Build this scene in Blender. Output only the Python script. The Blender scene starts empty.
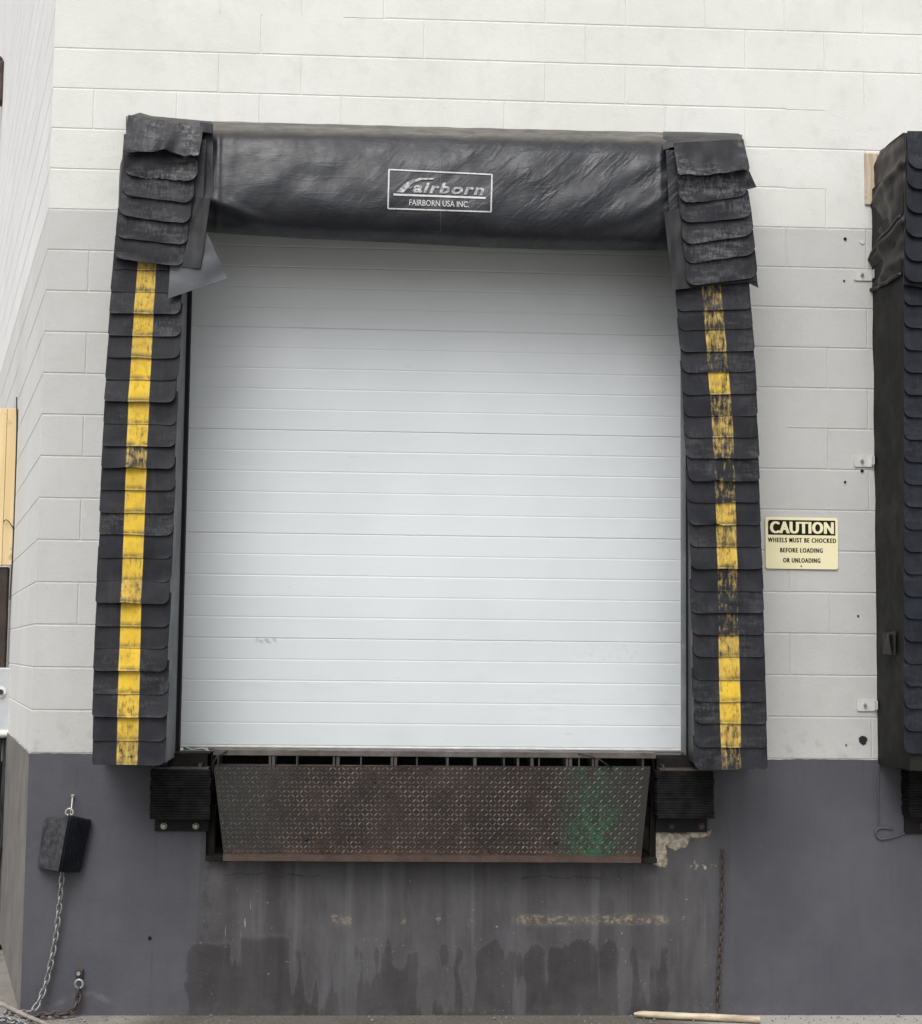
import bpy, bmesh, math, random
from mathutils import Vector, noise as mn
random.seed(7)
C = bpy.context.scene.collection
sc = bpy.context.scene
# ------------------------------------------------------------------ camera
F_ = 1617.285; CP = Vector((1.6281355, -7.8599055, 1.7044109)); YA, PI_, RO = .0522556, .0883891, .0111184
FW = Vector((math.sin(YA)*math.cos(PI_), math.cos(YA)*math.cos(PI_), math.sin(PI_)))
R0 = Vector((math.cos(YA), -math.sin(YA), 0)); U0 = R0.cross(FW)
RR = R0*math.cos(RO)+U0*math.sin(RO); UU = -R0*math.sin(RO)+U0*math.cos(RO)
def ray(px, py): return FW + RR*((px-461)/F_) + UU*((512-py)/F_)
def at(px, py, Y=0.0):
    d = ray(px, py); t = (Y-CP.y)/d.y
    return CP + d*t
def on_ground(px, py, z=0.0):
    d = ray(px, py); return CP + d*((z-CP.z)/d.z)
cam = bpy.data.cameras.new('camera'); co = bpy.data.objects.new('camera', cam); C.objects.link(co)
from mathutils import Matrix
M3 = Matrix((RR, UU, -FW)).transposed()
co.matrix_world = Matrix.Translation(CP) @ M3.to_4x4()
cam.sensor_fit = 'HORIZONTAL'; cam.sensor_width = 36; cam.lens = F_/922*36; cam.clip_end = 2000; cam.clip_start = .05
sc.camera = co
sc.render.resolution_x = 922; sc.render.resolution_y = 1024
CO = .2032; G = 1.2192                       # block course, dock height

def lerp(a, b, t): return a+(b-a)*t
def pl(pts, y):                              # piecewise linear, pts = [(y, x), ...]
    if y <= pts[0][0]: a, b = pts[0], pts[1]
    elif y >= pts[-1][0]: a, b = pts[-2], pts[-1]
    else:
        for a, b in zip(pts, pts[1:]):
            if a[0] <= y <= b[0]: break
    return a[1]+(b[1]-a[1])*(y-a[0])/(b[0]-a[0])
def sstep(a, b, v):
    t = min(1, max(0, (v-a)/(b-a))); return t*t*(3-2*t)

# ------------------------------------------------------------------ node helper
class NT:
    def __init__(s, name):
        s.m = bpy.data.materials.new(name); s.m.use_nodes = True
        s.t = s.m.node_tree; s.n = s.t.nodes; s.n.clear()
        s.out = s.n.new('ShaderNodeOutputMaterial'); s.b = s.n.new('ShaderNodeBsdfPrincipled')
        s.t.links.new(s.b.outputs[0], s.out.inputs[0])
        s.pos = s.n.new('ShaderNodeNewGeometry').outputs['Position']
        sp = s.n.new('ShaderNodeSeparateXYZ'); s.t.links.new(s.pos, sp.inputs[0]); s.X, s.Y, s.Z = sp.outputs
    def put(s, sock, v):
        if v is None: return
        if isinstance(v, bpy.types.NodeSocket): s.t.links.new(v, sock)
        elif isinstance(v, tuple) and len(v) == 3 and sock.type == 'RGBA': sock.default_value = v+(1,)
        else: sock.default_value = v
    def m_(s, op, a, b=0.0, c=None, clamp=False):
        n = s.n.new('ShaderNodeMath'); n.operation = op; n.use_clamp = clamp
        s.put(n.inputs[0], a); s.put(n.inputs[1], b)
        if c is not None: s.put(n.inputs[2], c)
        return n.outputs[0]
    def mul(s, a, b): return s.m_('MULTIPLY', a, b)
    def add(s, a, b): return s.m_('ADD', a, b)
    def mx(s, a, b): return s.m_('MAXIMUM', a, b)
    def mr(s, v, a, b, c=0.0, d=1.0, smooth=True):
        n = s.n.new('ShaderNodeMapRange'); n.interpolation_type = 'SMOOTHSTEP' if smooth else 'LINEAR'
        for i, x in enumerate((v, a, b, c, d)): s.put(n.inputs[i], x)
        return n.outputs[0]
    def vec(s, x, y, z):
        n = s.n.new('ShaderNodeCombineXYZ')
        for i, q in enumerate((x, y, z)): s.put(n.inputs[i], q)
        return n.outputs[0]
    def scl(s, v, k):
        n = s.n.new('ShaderNodeVectorMath'); n.operation = 'MULTIPLY'; s.put(n.inputs[0], v); n.inputs[1].default_value = k
        return n.outputs[0]
    def noise(s, scale, detail=4, rough=.55, v=None, k=None, off=None):
        v = v if v is not None else s.pos
        if k: v = s.scl(v, k)
        if off:
            a = s.n.new('ShaderNodeVectorMath'); a.operation = 'ADD'; s.put(a.inputs[0], v); a.inputs[1].default_value = off; v = a.outputs[0]
        n = s.n.new('ShaderNodeTexNoise'); s.put(n.inputs['Vector'], v)
        n.inputs['Scale'].default_value = scale; n.inputs['Detail'].default_value = detail; n.inputs['Roughness'].default_value = rough
        return n.outputs['Fac']
    def mix(s, f, a, b):
        n = s.n.new('ShaderNodeMix'); n.data_type = 'RGBA'
        s.put(n.inputs[0], f); s.put(n.inputs[6], a); s.put(n.inputs[7], b)
        return n.outputs[2]
    def bump(s, h, strength=.3, dist=.01, nrm=None):
        n = s.n.new('ShaderNodeBump'); n.inputs['Strength'].default_value = strength; n.inputs['Distance'].default_value = dist
        s.put(n.inputs['Height'], h)
        if nrm is not None: s.put(n.inputs['Normal'], nrm)
        return n.outputs[0]
    def fin(s, col, rough=.6, nrm=None, metal=0.0, spec=None):
        s.put(s.b.inputs['Base Color'], col); s.put(s.b.inputs['Roughness'], rough); s.put(s.b.inputs['Metallic'], metal)
        if spec is not None: s.put(s.b.inputs['Specular IOR Level'], spec)
        if nrm is not None: s.put(s.b.inputs['Normal'], nrm)
        return s.m
    def box(s, x, z, x0, x1, z0, z1, sx, sz):
        a = s.mr(x, x0-sx, x0+sx); b = s.mr(x, x1-sx, x1+sx, 1.0, 0.0)
        c = s.mr(z, z0-sz, z0+sz); d = s.mr(z, z1-sz, z1+sz, 1.0, 0.0)
        return s.mul(s.mul(a, b), s.mul(c, d))

# ------------------------------------------------------------------ materials
def mat_wall():
    g = NT('painted_block'); zn = g.add(g.Z, g.mul(g.m_('SUBTRACT', g.noise(26, 3), .5), .012))
    white = g.mr(zn, G+13*CO-.003, G+13*CO+.003)
    n1 = g.noise(1.3, 5); n2 = g.noise(9, 5, .6); st = g.noise(7, 5, .6, k=(1, 1, .12))
    gry = g.mix(g.mr(n1, .3, .7), (.455, .457, .444), (.51, .512, .498))
    wht = g.mix(g.mr(n1, .3, .7), (.615, .62, .585), (.665, .67, .64))
    c = g.mix(white, gry, wht)
    c = g.mix(g.mul(g.mr(n2, .50, .75), .16), c, (.36, .35, .32)); c = g.mix(g.mul(g.mr(g.noise(2.3, 5, .65, off=(4, 0, 9)), .45, .7), .14), c, (.38, .37, .34))
    c = g.mix(g.mul(g.mr(st, .56, .78), .22), c, (.40, .39, .35))
    low = g.mul(g.mr(g.Z, G, G+.25, 1.0, 0.0), g.mr(g.noise(16, 5), .5, .7))
    c = g.mix(g.mul(low, .35), c, (.25, .24, .22))
    spk = g.mr(g.noise(75, 2, .5), .74, .77)
    c = g.mix(g.mul(spk, .45), c, (.2, .18, .15))
    h = g.add(g.noise(150, 4, .75), g.mul(g.noise(34, 4, .6), .9)); pit = g.mr(g.noise(120, 2, .5, off=(5, 5, 5)), .66, .74); h = g.add(h, g.mul(pit, -1.2))
    c = g.mix(g.mul(pit, .22), c, (.25, .24, .22))
    return g.fin(c, .62, g.bump(h, .5, .004), spec=.2)
def mat_side_wall():
    g = NT('painted_block_return'); zn = g.add(g.Z, g.mul(g.m_('SUBTRACT', g.noise(26, 3), .5), .015))
    n1 = g.noise(1.3, 5)
    up = g.mr(zn, G-.003, G+.003)
    wht = g.mix(g.mr(zn, G+13*CO-.003, G+13*CO+.003), g.mix(g.mr(n1, .3, .7), (.60, .60, .585), (.66, .66, .645)), g.mix(g.mr(n1, .3, .7), (.76, .755, .745), (.81, .80, .795)))  # same two-tone paint made paler: brighter light on this side put into colour
    dk = g.mix(g.mr(g.noise(5, 5, .6), .35, .65), (.14, .13, .125), (.19, .18, .168))
    c = g.mix(up, dk, wht)
    c = g.mix(g.mul(g.mr(g.noise(7, 5, .6, k=(1, 1, .12)), .55, .8), .25), c, (.36, .34, .30))
    return g.fin(c, .65, g.bump(g.noise(150, 4, .7), .35, .004), spec=.3)
XP = {}
def mat_base():
    g = NT('dark_grey_painted_concrete')
    wx = g.add(g.X, g.mul(g.m_('SUBTRACT', g.noise(9, 4, .6), .5), .10))
    wz = g.add(g.Z, g.mul(g.m_('SUBTRACT', g.noise(14, 4, .6, off=(3, 1, 7)), .5), .09))
    X = lambda px: at(px, 920).x
    Zf = lambda py, px=430: at(px, py).z
    n1 = g.noise(1.6, 5, .6); n2 = g.noise(12, 6, .65)
    c = g.mix(g.mr(n1, .3, .7), (.064, .064, .076), (.082, .082, .095))
    # worn bare area under the leveller
    worn = g.box(wx, wz, X(196), X(722), -.5, Zf(862)+.3, .09, .02)
    c = g.mix(g.mul(worn, .85), c, g.mix(g.mr(g.noise(5, 6, .65, k=(1.6, 1, .35)), .32, .68), (.050, .047, .048), (.086, .084, .087)))
    c = g.mix(g.mul(g.mr(g.noise(22, 6, .7, k=(1, 1, .1)), .5, .75), .45), c, (.066, .062, .062))
    # lighter drips from the pit
    drip = g.mul(g.mul(worn, g.mr(g.noise(12, 3, .5, k=(1, 1, .04), off=(5, 0, 0)), .56, .68)), g.mr(wz, Zf(1000), Zf(940)))
    c = g.mix(g.mul(drip, .42), c, (.145, .143, .145)); c = g.mix(g.mul(g.mul(worn, g.mr(g.noise(8, 4, .55, k=(1, 1, .06), off=(2, 0, 9)), .52, .66)), .5), c, (.04, .037, .037))
    # wet stains rising from the yard and running down
    wz0 = wz
    cx = g.add(g.X, g.mul(g.m_('SUBTRACT', g.noise(11, 4, .6, off=(1, 8, 1)), .5), .03))
    col = g.noise(5.2, 2.5, .55, v=g.vec(cx, 0.0, g.mul(g.Z, .30)), off=(3.7, 0, 1.2))
    col2 = g.noise(15, 3, .6, v=g.vec(cx, 0.0, g.mul(g.Z, .07)), off=(1.7, 0, 4.2))
    tall = g.add(g.mr(g.Z, 0.0, Zf(950), .40, .475, False), g.mr(g.Z, Zf(955), Zf(915), 0.0, .26))
    wet = g.mul(g.mr(g.m_('SUBTRACT', g.add(g.mul(col, .7), g.mul(col2, .3)), tall), -.02, .045), g.box(wx, wz, X(188), X(668), -.5, 2.0, .012, .02))
    for x0, x1, y0 in ((191, 232, 944), (241, 290, 938), (548, 590, 948), (597, 616, 895), (629, 656, 875)):
        b = g.box(cx, g.add(g.Z, g.mul(g.m_('SUBTRACT', g.noise(7, 3, .5, off=(2, 2, 0)), .5), .10)), X(x0), X(x1), (-.5 if x0 < 590 else Zf(962)), Zf(y0), .012, .03)
        wet = g.mx(wet, g.mul(b, 1.0 if x0 < 590 else .6))
    down = g.mul(g.mul(g.mr(col2, .54, .66), worn), g.mr(wz, Zf(985), Zf(880))); wet = g.mx(wet, g.mul(down, .55))
    tide = g.mul(g.mr(wet, .05, .35), g.mr(wet, .45, .8, 1.0, 0.0)); c = g.mix(g.mul(tide, .25), c, (.13, .128, .13))
    c = g.mix(g.mul(wet, .52), c, (.026, .024, .024))
    wz = wz0
    # rub line of ochre scrapes
    zl = g.add(g.Z, g.mul(g.X, -.0))
    zs = at(560, 919).z
    line = g.mul(g.mul(g.mr(zl, zs-.035, zs-.012), g.mr(zl, zs+.008, zs+.03, 1.0, 0.0)), g.mr(g.noise(26, 6, .8, k=(1, 1, 1.6)), .46, .62))
    reg = g.mx(g.box(g.X, g.Z, X(515), X(668), 0, 2, .03, .01), g.mul(g.mr(g.noise(7, 2, off=(2, 0, 0)), .55, .6), g.box(g.X, g.Z, X(300), X(690), 0, 2, .02, .01)))
    line = g.mul(line, reg)
    halo = g.mul(g.mul(g.mr(zl, zs-.05, zs-.01), g.mr(zl, zs, zs+.05, 1.0, 0.0)), g.mul(reg, g.mr(g.noise(9, 4, .6), .42, .6))); c = g.mix(g.mul(halo, .3), c, (.16, .13, .09))
    c = g.mix(g.mul(line, .62), c, g.mix(g.noise(30, 3), (.30, .23, .12), (.34, .31, .25)))
    # small pale chips
    chips = g.mul(worn, g.mul(g.mr(g.noise(58, 3, .6), .69, .73), g.mr(g.noise(4, 2), .45, .6)))
    c = g.mix(g.mul(chips, .8), c, (.33, .31, .28))
    scr = g.mul(g.box(wx, g.Z, X(208), X(262), Zf(935, 230), Zf(902, 230), .03, .03), g.mr(g.noise(110, 2, .5, k=(1, 1, .05)), .67, .7))
    c = g.mix(g.mul(scr, .8), c, (.32, .31, .28))
    # spalled raw concrete below the right bumper
    sx = at(676, 845); sp1 = g.box(wx, wz, at(652, 850).x, at(690, 850).x, at(660, 848).z, at(660, 832).z, .02, .02)
    sp2 = g.box(wx, wz, at(650, 850).x, at(667, 850).x, at(660, 866).z, at(660, 835).z, .012, .02)
    sp3 = g.box(wx, wz, at(684, 850).x, at(712, 850).x, at(660, 838).z, at(660, 831).z, .02, .006)
    sp4 = g.mul(g.box(wx, wz, at(690, 866).x, at(716, 866).x, at(700, 869).z, at(700, 862).z, .015, .012), g.mr(g.noise(40, 3), .48, .56))
    sp = g.mx(g.mx(sp1, sp2), g.mx(sp3, sp4))
    sp = g.mr(g.add(sp, g.mul(g.m_('SUBTRACT', g.noise(24, 6, .8), .5), 1.3)), .38, .74)
    c = g.mix(sp, c, g.mix(g.mr(g.noise(45, 4, .7), .35, .65), (.17, .145, .11), (.38, .345, .275)))
    pat = g.mr(g.noise(3.1, 5, .6, off=(7, 2, 4)), .44, .66); c = g.mix(g.mul(pat, .22), c, (.105, .105, .112))
    scu = g.mul(g.mr(g.noise(26, 5, .7, k=(1.4, 1, .5), off=(6, 6, 1)), .64, .74), g.mr(g.noise(2.2, 3, off=(1, 0, 3)), .42, .58)); c = g.mix(g.mul(scu, .35), c, (.15, .147, .145))
    thin = g.mul(g.mr(g.noise(1, 4, .6, v=g.vec(g.mul(g.X, 5), 1.0, g.mul(g.Z, 60))), .69, .73), g.mr(g.noise(2.6, 2, off=(0, 0, 5)), .5, .6)); c = g.mix(g.mul(thin, .4), c, (.17, .168, .168))
    run = g.mr(g.noise(24, 3, .5, k=(1, 1, .05), off=(3, 0, 8)), .63, .72); c = g.mix(g.mul(run, .3), c, (.042, .041, .045))
    # green-grey weathering, left seam
    seam = g.mul(g.mr(g.m_('ABSOLUTE', g.m_('SUBTRACT', wx, X(205))), 0, .03, 1.0, 0.0), g.mr(g.noise(20, 4), .45, .6))
    c = g.mix(g.mul(seam, .5), c, (.04, .038, .038))
    # dirt splash along the foot and on the arc worn by a chain
    foot = g.mul(g.mr(wz, 0, .1, 1.0, 0.0), g.mr(g.noise(18, 5, .7), .4, .62))
    c = g.mix(g.mul(foot, .22), c, (.12, .11, .10))
    pa = at(84, 1012)
    rr = g.m_('SQRT', g.add(g.m_('POWER', g.m_('SUBTRACT', g.X, pa.x), 2.0), g.m_('POWER', g.mul(g.m_('SUBTRACT', g.Z, pa.z), 1.5), 2.0)))
    arc = g.mul(g.mul(g.mr(rr, .105, .12), g.mr(rr, .135, .16, 1.0, 0.0)), g.mr(g.Z, pa.z+.02, pa.z+.05))
    c = g.mix(g.mul(arc, g.mr(g.noise(12, 5, .7), .35, .65, .02, .38)), c, (.17, .165, .16))
    # hairline crack
    cz = g.add(g.Z, g.mul(g.m_('SUBTRACT', g.noise(7, 5, .7), .5), .10)); zc = at(280, 876).z
    crack = g.mul(g.mr(g.m_('ABSOLUTE', g.m_('SUBTRACT', cz, zc)), 0, .0035, 1.0, 0.0), g.mx(g.box(g.X, g.Z, X(222), X(320), 0, 2, .02, .1), g.box(g.X, g.Z, X(520), X(600), 0, 2, .02, .1)))
    c = g.mix(g.mul(crack, .8), c, (.02, .02, .02))
    h = g.add(g.mul(g.noise(60, 5, .7), .5), g.noise(9, 4, .5)); h = g.add(h, g.mul(sp, -2.2))
    rough = g.mr(wet, 0, 1, .55, .38)
    return g.fin(c, rough, g.bump(h, .6, .006), spec=.22)
def mat_rubber(name='rubber_flap', base=(.0085, .0092, .012), hi=(.020, .021, .026)):
    g = NT(name)
    uv = g.n.new('ShaderNodeUVMap'); uv.uv_map = 'stripe'; s = g.n.new('ShaderNodeSeparateXYZ'); g.t.links.new(uv.outputs[0], s.inputs[0])
    wv = g.n.new('ShaderNodeUVMap'); wv.uv_map = 'wear'; w = g.n.new('ShaderNodeSeparateXYZ'); g.t.links.new(wv.outputs[0], w.inputs[0])
    u, v = s.outputs[0], s.outputs[1]; wear, scuff = w.outputs[0], w.outputs[1]
    n1 = g.noise(7, 5, .6); st = g.noise(34, 5, .65, k=(1, .4, .10)); sp = g.noise(48, 5, .75)
    c = g.mix(g.mr(n1, .3, .72), base, hi)
    c = g.mix(g.mul(g.mr(st, .52, .74), .4), c, (.034, .033, .034))
    band = g.mr(g.noise(5, 4, .6, off=(8, 1, 0)), .38, .66)
    sc_ = g.mr(g.add(g.mul(g.noise(30, 5, .7, k=(.35, 1, 1.6), off=(1, 7, 3)), .55), g.mul(g.noise(95, 4, .7, k=(1, 1, .3)), .45)), .44, .60)
    c = g.mix(g.mul(g.mul(sc_, g.mul(scuff, band)), .85), c, (.17, .17, .175))
    c = g.mix(g.mul(g.mul(g.mr(g.noise(16, 6, .7, off=(4, 4, 4)), .48, .66), scuff), .6), c, (.008, .008, .009))
    inn = g.mul(g.mr(u, -.02, .02), g.mr(u, .98, 1.02, 1.0, 0.0))
    # worn paint: streaky loss, heavier with wear
    nz = g.add(g.mul(g.noise(70, 5, .7, k=(1, 1, .18)), .6), g.mul(g.noise(26, 5, .7, off=(1, 2, 3)), .4))
    thr = g.mr(wear, 0, 1, .26, .62, False)
    keep = g.mr(nz, g.m_('SUBTRACT', thr, .11), g.add(thr, .11))
    edge = g.mul(g.mr(g.m_('ABSOLUTE', g.m_('SUBTRACT', u, .5)), .40, .44), g.mr(g.m_('ABSOLUTE', g.m_('SUBTRACT', u, .5)), .46, .49, 1.0, 0.0))
    yel = g.mix(g.mr(g.noise(15, 4), .3, .7), (.60, .385, .03), (.70, .475, .04))
    old = g.mix(g.mr(g.noise(30, 4), .3, .7), (.40, .27, .07), (.52, .38, .12))
    yel = g.mix(g.mr(wear, .25, .75), yel, old)
    dirt = g.mr(g.noise(60, 6, .75, k=(1, 1, .35), off=(7, 0, 0)), .5, .72)
    yel = g.mix(g.mul(dirt, .7), yel, (.12, .085, .03)); yel = g.mix(g.mul(g.mr(g.noise(9, 4, .6, off=(0, 5, 2)), .42, .68), .4), yel, (.33, .23, .07))
    yel = g.mix(g.mul(edge, .25), yel, (.62, .50, .25))
    low = g.mul(g.mr(v, .80, .96), g.mr(g.noise(22, 4, .7, off=(3, 9, 1)), .30, .58)); yel = g.mix(g.mul(low, .8), yel, (.10, .075, .03))
    hem = g.mul(g.mr(v, .955, .965), g.mr(v, .985, .995, 1.0, 0.0)); yel = g.mix(g.mul(hem, .5), yel, (.55, .45, .22))
    f = g.mul(inn, g.mx(g.mul(keep, .95), g.mul(edge, g.mul(g.mr(g.noise(33, 4, .7, off=(2, 2, 8)), .45, .6), .35))))
    c = g.mix(f, c, yel)
    h = g.add(g.mul(g.noise(120, 4, .7), .35), g.noise(16, 4, .55)); h = g.add(h, g.mul(inn, .25))
    return g.fin(c, g.mix(f, g.mix(scuff, (.5,)*3, (.42,)*3), (.6, .6, .6)), g.bump(h, .35, .004), spec=.16)
def mat_vinyl(name, c0, c1, rough=.42, dusty=True, ztop=0.0):
    g = NT(name)
    c = g.mix(g.mr(g.noise(3.5, 5, .6), .3, .7), c0, c1)
    c = g.mix(g.mul(g.mr(g.noise(30, 6, .75), .56, .75), .3), c, tuple(2.2*q for q in c1))
    if dusty:
        up = g.n.new('ShaderNodeSeparateXYZ'); gm = g.n.new('ShaderNodeNewGeometry'); g.t.links.new(gm.outputs['True Normal'], up.inputs[0])
        d = g.mul(g.mr(up.outputs[2], .55, .85), g.mr(g.noise(9, 5, .7), .25, .6))
        c = g.mix(g.mul(d, .75), c, (.075, .063, .05))
    scr = g.mr(g.noise(60, 4, .6, k=(.25, 1, 1.5)), .68, .74)
    c = g.mix(g.mul(scr, .25), c, (.2, .2, .2))
    h = g.add(g.noise(6, 4, .5), g.mul(g.noise(240, 2, .5), .05))
    if dusty:
        uu, vv = g.add(g.X, g.Z), g.m_('SUBTRACT', g.X, g.Z)
        dn = g.noise(1, 4, .55, v=g.vec(g.mul(uu, 1.6), 0.0, g.mul(vv, 5.5))); fo = g.mr(g.m_('ABSOLUTE', g.m_('SUBTRACT', dn, .5)), 0, .07, 1.0, 0.0, False)
        hn = g.noise(1, 4, .6, v=g.vec(g.mul(g.X, 2.2), 3.0, g.mul(g.Z, 13)), off=(5, 0, 2)); fh = g.mr(g.m_('ABSOLUTE', g.m_('SUBTRACT', hn, .5)), 0, .05, 1.0, 0.0, False)
        h = g.add(h, g.add(g.mul(g.mul(fo, g.mr(g.X, 1.0, 2.6, .15, 1.0)), .30), g.mul(fh, .07)))
    r = g.mr(g.noise(5, 5, .7, off=(9, 9, 9)), .3, .7, rough-.08, rough+.14)
    return g.fin(c, r, g.bump(h, .5, .012), spec=.36)
def mat_door():
    g = NT('white_door_steel')
    c = g.mix(g.mr(g.noise(1.2, 4), .3, .7), (.55, .58, .597), (.60, .628, .645))
    c = g.mix(g.mul(g.mr(g.noise(6, 6, .7, k=(1, 1, .25)), .58, .8), .12), c, (.42, .41, .38))
    rub = g.mul(g.box(g.X, g.Z, at(560, 650).x, at(645, 650).x, at(600, 662).z, at(600, 638).z, .1, .03), g.mr(g.noise(40, 6, .75), .52, .66))
    c = g.mix(g.mul(rub, .22), c, (.3, .29, .27))
    sc1 = g.mul(g.box(g.X, g.Z, at(255, 640).x, at(275, 640).x, at(265, 643).z, at(265, 638).z, .01, .006), g.mr(g.noise(50, 3), .4, .6))
    c = g.mix(g.mul(sc1, .6), c, (.25, .24, .23))
    lowd = g.mul(g.mr(g.Z, G+.05, G+.9, 1.0, 0.0), g.mr(g.noise(5, 6, .75, k=(.5, 1, 1.6), off=(2, 2, 2)), .5, .72)); c = g.mix(g.mul(lowd, .16), c, (.36, .35, .33))
    smd = g.mr(g.noise(20, 4, .6, k=(.25, 1, 2.5), off=(9, 1, 1)), .70, .76); c = g.mix(g.mul(smd, .25), c, (.30, .29, .28))
    spk = g.mr(g.noise(46, 2, .5), .765, .785)
    c = g.mix(g.mul(spk, .35), c, (.25, .23, .2))
    h = g.add(g.noise(2.2, 3), g.mul(g.noise(300, 2), .03))
    return g.fin(c, .42, g.bump(h, .2, .012), spec=.35)
def mat_rust(name, c0, c1, c2=(.12, .06, .03), rough=.55, metal=.35, amt=.5):
    g = NT(name)
    c = g.mix(g.mr(g.noise(8, 6, .65), .3, .7), c0, c1)
    c = g.mix(g.mul(g.mr(g.noise(20, 6, .75, off=(2, 5, 1)), .5, .7), amt), c, c2)
    return g.fin(c, g.mr(g.noise(30, 4), .3, .7, rough-.1, rough+.15), g.bump(g.noise(80, 5, .7), .4, .004), metal)
def mat_lip():
    g = NT('worn_tread_plate')
    n = g.noise(5, 6, .65)
    c = g.mix(g.mr(n, .3, .7), (.011, .008, .007), (.026, .018, .0155))
    lf = g.mr(g.X, at(230, 800).x, at(330, 800).x, 1.0, 0.0)
    c = g.mix(g.mul(lf, .75), c, (.019, .0195, .018))
    rt = g.mr(g.X, at(540, 800).x, at(580, 800).x)
    c = g.mix(g.mul(rt, .6), c, (.020, .021, .018))
    bot = g.mr(g.Z, at(430, 860).z, at(430, 838).z, 1.0, 0.0)
    c = g.mix(g.mul(g.mul(bot, g.mr(g.noise(11, 5, .7), .38, .62)), .7), c, (.085, .042, .024))
    wx = g.add(g.X, g.mul(g.m_('SUBTRACT', g.noise(12, 5, .7), .5), .16))
    gr = g.mx(g.box(wx, g.Z, at(566, 820).x, at(612, 820).x, at(590, 870).z, at(590, 755).z, .09, .05), 0.0)
    grn = g.mul(gr, g.mr(g.add(g.noise(30, 6, .8, k=(1, 1, .5)), g.mul(g.mr(g.Z, at(590, 858).z, at(590, 795).z, 1.0, 0.0), .07)), .50, .62))
    c = g.mix(g.mul(grn, .75), c, (.022, .085, .04))
    hz = g.mul(gr, g.mr(g.noise(16, 4, .6, off=(3, 3, 3)), .35, .6)); c = g.mix(g.mul(hz, .35), c, (.018, .042, .025))
    return g.fin(c, g.mr(g.noise(14, 5), .3, .7, .38, .6), g.bump(g.noise(70, 5, .7), .35, .003), .1, .25)
def mat_lug():
    g = NT('polished_tread')
    c = g.mix(g.mr(g.noise(9, 5, .6), .3, .7), (.030, .022, .018), (.125, .10, .085))
    lf = g.mx(g.mr(g.X, at(230, 800).x, at(310, 800).x, .7, 0.0), g.mr(g.X, at(540, 800).x, at(590, 800).x, 0, .75))
    c = g.mix(lf, c, (.05, .055, .048))
    wx = g.add(g.X, g.mul(g.m_('SUBTRACT', g.noise(12, 5, .7), .5), .16))
    gr = g.box(wx, g.Z, at(566, 820).x, at(610, 820).x, at(590, 862).z, at(590, 790).z, .09, .09)
    c = g.mix(g.mul(g.mul(gr, g.mr(g.noise(30, 6, .8), .42, .6)), .6), c, (.028, .10, .045))
    return g.fin(c, .42, None, .3, .35)
def mat_simple(name, c0, c1=None, rough=.55, metal=0.0, scale=12, bs=.2, spec=None, bd=.004):
    g = NT(name); c1 = c1 or tuple(x*1.3 for x in c0)
    c = g.mix(g.mr(g.noise(scale, 5, .65), .3, .7), c0, c1)
    return g.fin(c, rough, g.bump(g.noise(scale*7, 4, .65), bs, bd), metal, spec)
def mat_ground():
    g = NT('yard_concrete')
    c = g.mix(g.mr(g.noise(3, 6, .65), .3, .7), (.17, .155, .135), (.30, .28, .25))
    c = g.mix(g.mr(g.X, 2.9, 3.3), c, (.42, .40, .37)); mid = g.mul(g.mr(g.X, .45, .75), g.mr(g.X, 3.0, 3.4, 1.0, 0.0))
    c = g.mix(g.mul(mid, .72), c, g.mix(g.noise(20, 4), (.055, .042, .036), (.10, .085, .07)))
    c = g.mix(g.mul(g.mr(g.noise(60, 6, .75), .55, .68), .7), c, (.42, .40, .36))
    c = g.mix(g.mul(g.mr(g.noise(42, 6, .75, off=(4, 4, 0)), .56, .68), .7), c, (.05, .045, .04))
    return g.fin(c, .85, g.bump(g.noise(45, 6, .75), .8, .02))
def mat_wood(name, c0, c1, k=(40, 40, 1.2)):
    g = NT(name)
    c = g.mix(g.mr(g.noise(1, 5, .6, k=k), .3, .7), c0, c1)
    c = g.mix(g.mul(g.mr(g.noise(9, 4), .62, .72), .5), c, (.18, .11, .05))
    return g.fin(c, .7, g.bump(g.noise(1, 5, .6, k=tuple(3*q for q in k)), .3, .003))
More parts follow.
